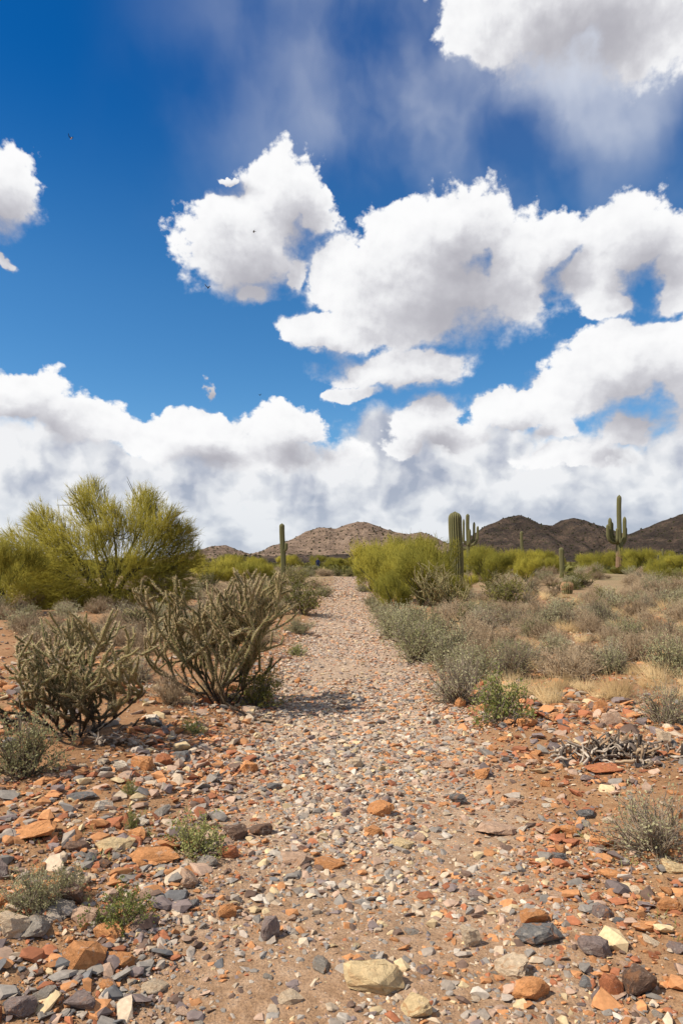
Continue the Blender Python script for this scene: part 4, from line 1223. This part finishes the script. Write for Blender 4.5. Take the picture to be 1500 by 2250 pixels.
SHR = [
 (SAGE, 55, 1705, 200, 165, 'leafy sage shrub at the foot of the sprawling cholla'),
 (LEAFY, 432, 1872, 140, 118, 'fresh green leafy shrub growing beside dark brown rocks'),
 (SAGE, 75, 2000, 150, 130, 'grey-green sage sprigs over a dark shaded rock'),
 (SAGE, 150, 1975, 90, 100, 'thin grey-green sage sprig beside the dark shaded rock'),
 (LEAFY, 268, 2030, 150, 115, 'small yellow-green leafy shrub at the gravel edge'),
 (SPARSE, 1440, 1872, 250, 185, 'wide twiggy shrub with few leaves below the wood pile'),
 (LEAFY, 1102, 1588, 150, 140, 'leafy sage bush standing alone before the roadside brush'),
 (SPARSE, 1010, 1545, 170, 150, 'twiggy brown-green bush at the right trail edge'),
 (SAGE, 915, 1452, 140, 110, 'rounded sage bush hugging the right trail edge'),
 (SAGE, 985, 1475, 130, 100, 'sage bush behind the twiggy roadside bush'),
 (SAGE, 865, 1402, 100, 78, 'sage bush farther along the right trail edge'),
 (SAGE, 930, 1395, 100, 76, 'sage bush in front of the upright cholla'),
 (SAGE, 838, 1362, 64, 46, 'small sage bush by the narrowing right trail edge'),
 (SAGE, 815, 1330, 46, 30, 'low sage clump where the trail narrows on the right'),
 (SAGE, 798, 1305, 40, 22, 'tiny sage clump near the trail end, right side'),
 (SAGE, 890, 1425, 120, 96, 'sage bush between the rounded sage and the farther one'),
 (SAGE, 850, 1382, 84, 62, 'sage bush filling the right trail edge beyond the bend of stones'),
 (SAGE, 955, 1440, 130, 96, 'broad sage bush behind the rounded sage bush'),
 (SAGE, 1040, 1500, 130, 104, 'grey-green sage bush between twiggy bush and brown brush'),
 (SAGE, 826, 1345, 54, 38, 'sage clump tucked below the full palo verde'),
 (SAGE, 895, 1385, 100, 72, 'sage bush in front of the wide palo verde'),
 (SAGE, 1000, 1440, 120, 84, 'sage bush in front of the small open cholla'),
 (SAGE, 1468, 1482, 130, 110, 'pale sage bush on red soil at the right'),
 (SPARSE, 1462, 1590, 150, 125, 'scrubby sage bush behind the wood pile'),
 (DRYB, 1240, 1492, 170, 108, 'brown leafless brush behind the lone sage bush'),
 (SPARSE, 1120, 1490, 130, 100, 'grey-green brush between lone sage bush and brown brush'),
 (SAGE, 1330, 1480, 90, 66, 'sage clump beside the brown leafless brush'),
 (CREO, 565, 1550, 150, 98, 'dark green low shrub tucked under the tall cholla'),
 (LEAFY, 425, 1610, 58, 48, 'tiny green shrub on stones between the two chollas'),
 (DRYB, 375, 1545, 120, 90, 'dry pale brush between the two large chollas'),
 (SPARSE, 300, 1500, 120, 80, 'thin dry brush behind the sprawling cholla'),
 (CREO, 665, 1350, 120, 92, 'dark green creosote bush at the left edge of the far trail'),
 (CREO, 600, 1330, 90, 66, 'dark green creosote bush behind the tall cholla'),
 (SAGE, 655, 1392, 80, 46, 'pale low shrub left of the trail beyond the cholla'),
 (SAGE, 712, 1310, 50, 30, 'pale sage clump on the left of the far trail'),
 (DRYB, 690, 1296, 60, 32, 'dry brush clump on the left of the far trail'),
 (LEAFY, 650, 1440, 56, 34, 'yellow-green weed at the left trail edge beyond the cholla'),
 (LEAFY, 285, 1745, 40, 52, 'single thin green sprig among the left verge stones'),
 (LEAFY, 290, 1820, 40, 60, 'thin green sprig behind the dark-ended orange slab'),
 (CREO, 1105, 1335, 110, 70, 'many-stemmed dark green bush with pale bare twigs at its foot'),
 (CREO, 1330, 1335, 90, 52, 'dark creosote bush right of the barrel cactus'),
 (SAGE, 1395, 1330, 70, 36, 'sage clump near the foot of the many-armed saguaro'),
 (SAGE, 1480, 1335, 90, 50, 'pale green bush on red soil at far right'),
]
for k, (pr, px, py, w, h, lab) in enumerate(SHR):
    x, y = ground_at(px, py)
    put(pr, k, x, y, w * y / F, h * y / F / .72, lab, 'shrub', rz=prng.uniform(0, 6.28))
# dry brush filling the flats on both sides
def fill(protos_w, x0, x1, y0, y1, n, wpx, label, group, cat='shrub', ar=(.55, .8)):
    for k in range(n):
        py = y0 + (y1 - y0) * prng.random(); px = prng.uniform(x0, x1)
        x, y = ground_at(px, py)
        if abs(x - float(trail_x(y))) < 1.45 + .02 * y: continue
        if y > 30 and (1222 < px < 1246 or 1136 < px < 1156 or 1338 < px < 1376): continue
        pr = protos_w[int(prng.integers(len(protos_w)))]
        w = prng.uniform(.45, 1.0) * wpx if wpx < 5 else wpx * prng.uniform(.6, 1.2) * y / F
        put(pr, int(prng.integers(9)), x, y, w, w * prng.uniform(*ar) / .72, label[protos_w.index(pr)] + ', near ' + near(x, y, LMB), cat, group, rz=prng.uniform(0, 6.28))
B3 = [DRYB, SAGE, SPARSE, DRYB, DRYB]
LB = ['dry brown shrub %s', 'pale sage shrub %s', 'twiggy half-bare shrub %s']
R_ = 'right of the trail'; L_ = 'left of the trail'
fill(B3, 1010, 1540, 1385, 1490, 60, 0.9, [s % R_ for s in LB], 'brush right of the trail')
fill(B3, 960, 1560, 1310, 1385, 85, 1.2, [s % R_ for s in LB], 'brush right of the trail')
fill(B3, 900, 1560, 1268, 1310, 75, 1.6, [s % R_ for s in LB], 'brush right of the trail')
fill(B3, 830, 1560, 1257, 1270, 80, 2.0, [s % R_ for s in LB], 'brush right of the trail')
fill(B3, -40, 690, 1257, 1270, 40, 2.0, [s % L_ for s in LB], 'brush left of the trail')
fill(B3, -40, 640, 1338, 1440, 80, 1.0, [s % L_ for s in LB], 'brush left of the trail')
fill(B3, -40, 700, 1270, 1340, 64, 1.6, [s % L_ for s in LB], 'brush left of the trail')
fill([CREO], 430, 720, 1262, 1300, 12, 2.0, ['dark creosote bush left of the trail'], 'creosote bushes left of the trail')
fill([CREO], 850, 1540, 1262, 1300, 16, 2.0, ['dark creosote bush right of the trail'], 'creosote bushes right of the trail')
fill([TUFT], 960, 1560, 1300, 1390, 90, .7, ['straw-coloured grass tuft among brush'], 'dry grass tufts in the brush', 'grass', (.4, .7))
fill([TUFT], 990, 1540, 1370, 1560, 80, .45, ['straw-coloured grass tuft on open soil'], 'dry grass tufts', 'grass', (.5, .8))
fill([TUFT], -20, 620, 1380, 1560, 22, .40, ['straw-coloured grass tuft left of the trail'], 'dry grass tufts left', 'grass', (.5, .8))
# brush closing the view where the trail bends away
for k in range(40):
    y = 66 + 16 * prng.random(); x = prng.uniform(-9, 8)
    put([SAGE, CREO, DRYB][k % 3], k, x, y, prng.uniform(1.2, 2.2), prng.uniform(.9, 1.6), ['sage bush', 'dark creosote bush', 'dry brown bush'][k % 3] + ' closing the far end of the trail', 'shrub', 'bushes at the end of the trail', rz=prng.uniform(0, 6))

# small weeds and grass blades between the stones: nobody could count them
def weeds():
    rng = np.random.default_rng(31); g = Geo()
    n = 900
    y = 1.8 + 9 * rng.random(n) ** 1.3; x = rng.uniform(-.7, .7, n) * (y + .5)
    d = np.abs(x - trail_x(y)) / trail_hw(y)
    patch = snoise(x * 1.1 + 9, y * 1.1 + 3, 4, 2)
    ok = (d > 1.0) & (patch > .50); x, y = x[ok], y[ok]
    for a, b in zip(x, y):
        m = int(rng.integers(5, 14))
        p = np.stack([a + rng.normal(0, .03, m), b + rng.normal(0, .03, m), np.zeros(m)], -1); p[:, 2] = H(p[:, 0], p[:, 1])
        spikes(g, p, rng.normal(0, .45, (m, 3)) + [0, 0, 1], rng.uniform(.015, .055, m), .005)
    o = link('ground_weeds', g.mesh('ground_weeds', M_GREEN))
    tag(o, 'tiny green weeds sprouting between the stones', 'weeds', kind='stuff')
weeds()

# ================================================================== dead wood
def dead_branch(px, py, wpx, hpx, seed, label, mtl=None, n=6):
    x, y = ground_at(px, py); S = y / F; rng = np.random.default_rng(seed)
    root = empty('dead_branch', g3(x, y)); tag(root, label, 'branch')
    w, h = wpx * S, hpx * S
    for k in range(n):
        a = rng.uniform(-.5, .5); p = np.array([rng.uniform(-.35, .1) * w, rng.normal(0, .08) * w, rng.uniform(.0, .12) * h])
        d = unit(np.array([rng.choice([-1, 1]) * rng.uniform(.5, 1), rng.normal(0, .5), rng.uniform(.2, .9)]))
        path = [p]
        for i in range(8):
            d = unit(d + rng.normal(0, .28, 3) + [0, 0, -.11]); q = path[-1] + d * w * .085; q[2] = max(q[2], 0.01); path.append(q)
        path = np.array(path); g = Geo()
        tube(g, path, np.linspace(.017, .005, 9) * (w / .5) ** .5, 6)
        for j in range(4):
            i = int(rng.integers(2, 8)); dk = unit(rng.normal(0, .7, 3) + [0, 0, .3])
            tube(g, np.stack([path[i], path[i] + dk * w * .09, path[i] + (dk + rng.normal(0, .3, 3)) * w * .2]), [.008, .006, .003], 4)
        link('limb', g.mesh('limb', mtl or M_DEAD, True), None, root)
dead_branch(262, 1640, 110, 95, 1, 'grey dead branches fallen at the foot of the sprawling cholla', n=9)
dead_branch(1165, 1395, 80, 50, 2, 'dark tangle of dead branches in the brush right of the trail', M_DEADD, 8)
dead_branch(1252, 1385, 40, 34, 3, 'short broken dead stump of branches beside the dark tangle', M_DEAD, 4)
dead_branch(1320, 1398, 80, 46, 4, 'arched bare dead branch on red soil', M_DEAD, 4)
dead_branch(1125, 1340, 70, 36, 5, 'pale bare branches at the foot of the many-stemmed bush', M_DEAD, 7)

M_STUB = plant_mat('rotten_wood', (0.22, 0.14, 0.08), (0.42, 0.30, 0.18), 0.0, 12.0)
def wood_pile():
    x, y = ground_at(1368, 1672); S = y / F; rng = np.random.default_rng(8)
    root = empty('dead_cactus_skeleton', g3(x, y)); tag(root, 'collapsed heap of weathered dead cactus wood on the right verge', 'dead wood')
    protos = []
    for k in range(7):
        g = Geo(); n = 9; p = np.zeros((n, 3)); d = np.array([1.0, 0, 0])
        for i in range(1, n):
            d = unit(d + rng.normal(0, .38, 3) * [1, 1, .7]); p[i] = p[i - 1] + d * .026
        p -= p.mean(0)
        tube(g, p, .016 * rng.uniform(.5, 1.1, n), 6, True, bump=lambda a, s: np.where(np.arange(s)[None] % 3 == 0, .45, 1.0) * rng.uniform(.6, 1.2, (a, s)))
        protos.append(g.mesh('wood_strip', [M_DEAD, M_DEADD, M_DEAD, M_STUB][k % 4], False))
    for k in range(190):
        o = link('wood_strip', protos[k % 7], None, root)
        u, v_ = rng.normal(0, .21), rng.normal(0, .12)
        u = float(np.clip(u, -.46, .46)); v_ = float(np.clip(v_, -.26, .26))
        env = max(0, 1 - (u / .5) ** 2 - (v_ / .3) ** 2)
        o.location = (u, v_ + .1, .01 + env * .12 * rng.random())
        o.rotation_euler = (rng.uniform(0, 6), rng.normal(0, .35), rng.uniform(0, 6.28))
        s = rng.uniform(.4, 1.15); o.scale = (s, s * rng.uniform(.8, 1.9), s * .8)
wood_pile()

# ================================================================== birds
M_BIRD = plant_mat('dark_feathers', (0.012, 0.011, 0.011), (0.03, 0.027, 0.025), 0, 8)
M_BIRDB = plant_mat('brown_feathers', (0.06, 0.045, 0.03), (0.11, 0.085, 0.06), 0, 8)
M_BWHITE = plant_mat('white_breast', (0.5, 0.48, 0.45), (0.6, 0.58, 0.55), 0, 8)
def bird(px, py, Y, span, label, mtl, roll, yaw, lift, belly=None):
    S = Y / F
    root = empty('bird', ((px - 750) * S, Y, EYE + (HZ - py) * S)); tag(root, label, 'bird')
    root.rotation_euler = (0, roll, yaw)
    g = Geo(); t = np.linspace(0, 1, 12)
    rr = span * .085 * np.sin(np.pi * np.clip(t, .03, .97)) ** .7 * np.where(t > .75, .8, 1)
    tube(g, np.stack([t * span * .46 - span * .23, 0 * t, .01 * np.sin(t * 6)], -1), np.maximum(rr, span * .012), 8)
    b = link('body', g.mesh('body', belly or mtl, True), None, root)
    bk = Geo(); spikes(bk, np.array([[span * .22, 0, 0]]), np.array([[1.0, 0, -.1]]), span * .08, span * .03)
    link('beak', bk.mesh('beak', mtl), None, b)
    tl = Geo()
    for s_ in (-1, 0, 1):
        leaves(tl, np.array([[-span * .2, s_ * span * .015, 0]]), np.array([[-1.0, s_ * .28, 0]]), np.array([[0, 0, 1.0]]), span * .2, span * .07)
    link('tail', tl.mesh('tail', mtl), None, root)
    for s_ in (-1, 1):
        w = Geo()
        # shoulder, wrist, tip: thick leading edge and feathers behind
        sh_, wr, tp = np.array([.09, s_ * .03, .0]), np.array([.15, s_ * .24, lift * .24]), np.array([-.02, s_ * .50, lift * .46])
        tube(w, np.stack([sh_, (sh_ + wr) / 2 + [.01, 0, .01], wr, (wr + tp) / 2 + [.03, 0, 0], tp]) * span, np.array([.022, .02, .017, .011, .005]) * span, 6)
        for k in range(11):
            u = k / 10
            q = sh_ + (wr - sh_) * (u / .5) if u < .5 else wr + (tp - wr) * ((u - .5) / .5)
            d = np.array([-1.0, s_ * (.05 + .75 * max(0, u - .45)), lift * .25])
            leaves(w, (q * span)[None], d[None], np.array([[0, 0, 1.0]]), span * (.22 - .05 * u), span * .08)
        link('wing', w.mesh('wing', mtl), None, root)
bird(157, 304, 24.0, .24, 'dark bird with white underside and raised wing, highest in the blue', M_BIRD, .5, 2.9, .75, M_BWHITE)
bird(458, 632, 26.0, .24, 'black bird with raised wings under the left round cloud', M_BIRD, .6, 2.5, .9)
bird(558, 509, 26.0, .22, 'brown bird gliding flat in front of the left round cloud', M_BIRDB, .1, 3.3, .05)
bird(571, 868, 34.0, .20, 'tiny black bird above the low cloud bank', M_BIRD, .3, .8, .5)

# ================================================================== walker far down the trail
M_COAT = plant_mat('navy_clothing', (0.012, 0.018, 0.055), (0.02, 0.03, 0.085), 0, 8)
M_SKIN = plant_mat('skin', (0.32, 0.18, 0.12), (0.36, 0.21, 0.14), 0, 4)
M_HAIR = plant_mat('dark_hair', (0.02, 0.014, 0.01), (0.03, 0.02, 0.015), 0, 4)
def walker(px, Y):
    x = (px - 750) / F * Y
    root = empty('person', (x, Y, float(H(x, Y)))); tag(root, 'person in dark blue clothing walking in the brush near the trail end', 'person')
    J = [((0, 0, .95), .15), ((0, 0, 1.18), .14), ((0, 0, 1.40), .15), ((0, 0, 1.51), .055), ((0, -.01, 1.60), .085), ((0, -.01, 1.70), .088),
         ((.19, 0, 1.40), .06), ((.27, -.06, 1.14), .045), ((.25, -.26, 1.02), .035), ((.25, -.33, 1.0), .04),
         ((-.19, 0, 1.40), .06), ((-.27, .08, 1.14), .045), ((-.26, -.02, .90), .035), ((-.26, -.04, .82), .04),
         ((.10, 0, .88), .09), ((.11, -.16, .48), .06), ((.11, -.14, .08), .042), ((.11, -.27, .04), .035),
         ((-.10, 0, .88), .09), ((-.11, .06, .47), .06), ((-.11, .26, .12), .042), ((-.11, .16, .04), .035)]
    E = [(0, 1), (1, 2), (2, 3), (3, 4), (4, 5), (2, 6), (6, 7), (7, 8), (8, 9), (2, 10), (10, 11), (11, 12), (12, 13), (0, 14), (14, 15), (15, 16), (16, 17), (0, 18), (18, 19), (19, 20), (20, 21)]
    me = bpy.data.meshes.new('body'); me.from_pydata([j[0] for j in J], E, []); me.materials.append(M_COAT)
    o = link('body', me, None, root)
    sk = o.modifiers.new('skin', 'SKIN')
    for i, (p, r) in enumerate(J):
        me.skin_vertices[0].data[i].radius = (r, r)
    me.skin_vertices[0].data[0].use_root = True
    o.modifiers.new('smooth', 'SUBSURF').levels = 1
    g = Geo(); t = np.linspace(0, 1, 7)
    tube(g, np.stack([0 * t, -.02 + 0 * t, 1.535 + t * .20], -1), .088 * np.sin(np.pi * np.clip(t, .18, .9)) ** .5, 10)
    link('face', g.mesh('face', M_SKIN, True), None, root)
    g = Geo(); tube(g, np.stack([0 * t, .01 + 0 * t, 1.62 + t * .145], -1), .103 * np.sqrt(np.maximum(1 - (t * .95) ** 3, .05)), 10)
    link('hair', g.mesh('hair', M_HAIR, True), None, root)
    g = Geo(); tube(g, np.stack([0 * t, .2 + 0 * t, 1.02 + t * .42], -1), .15 * np.sin(np.pi * np.clip(t, .14, .86)) ** .35, 10)
    link('backpack', g.mesh('backpack', M_HAIR, True), None, root)
walker(698, 88.0)
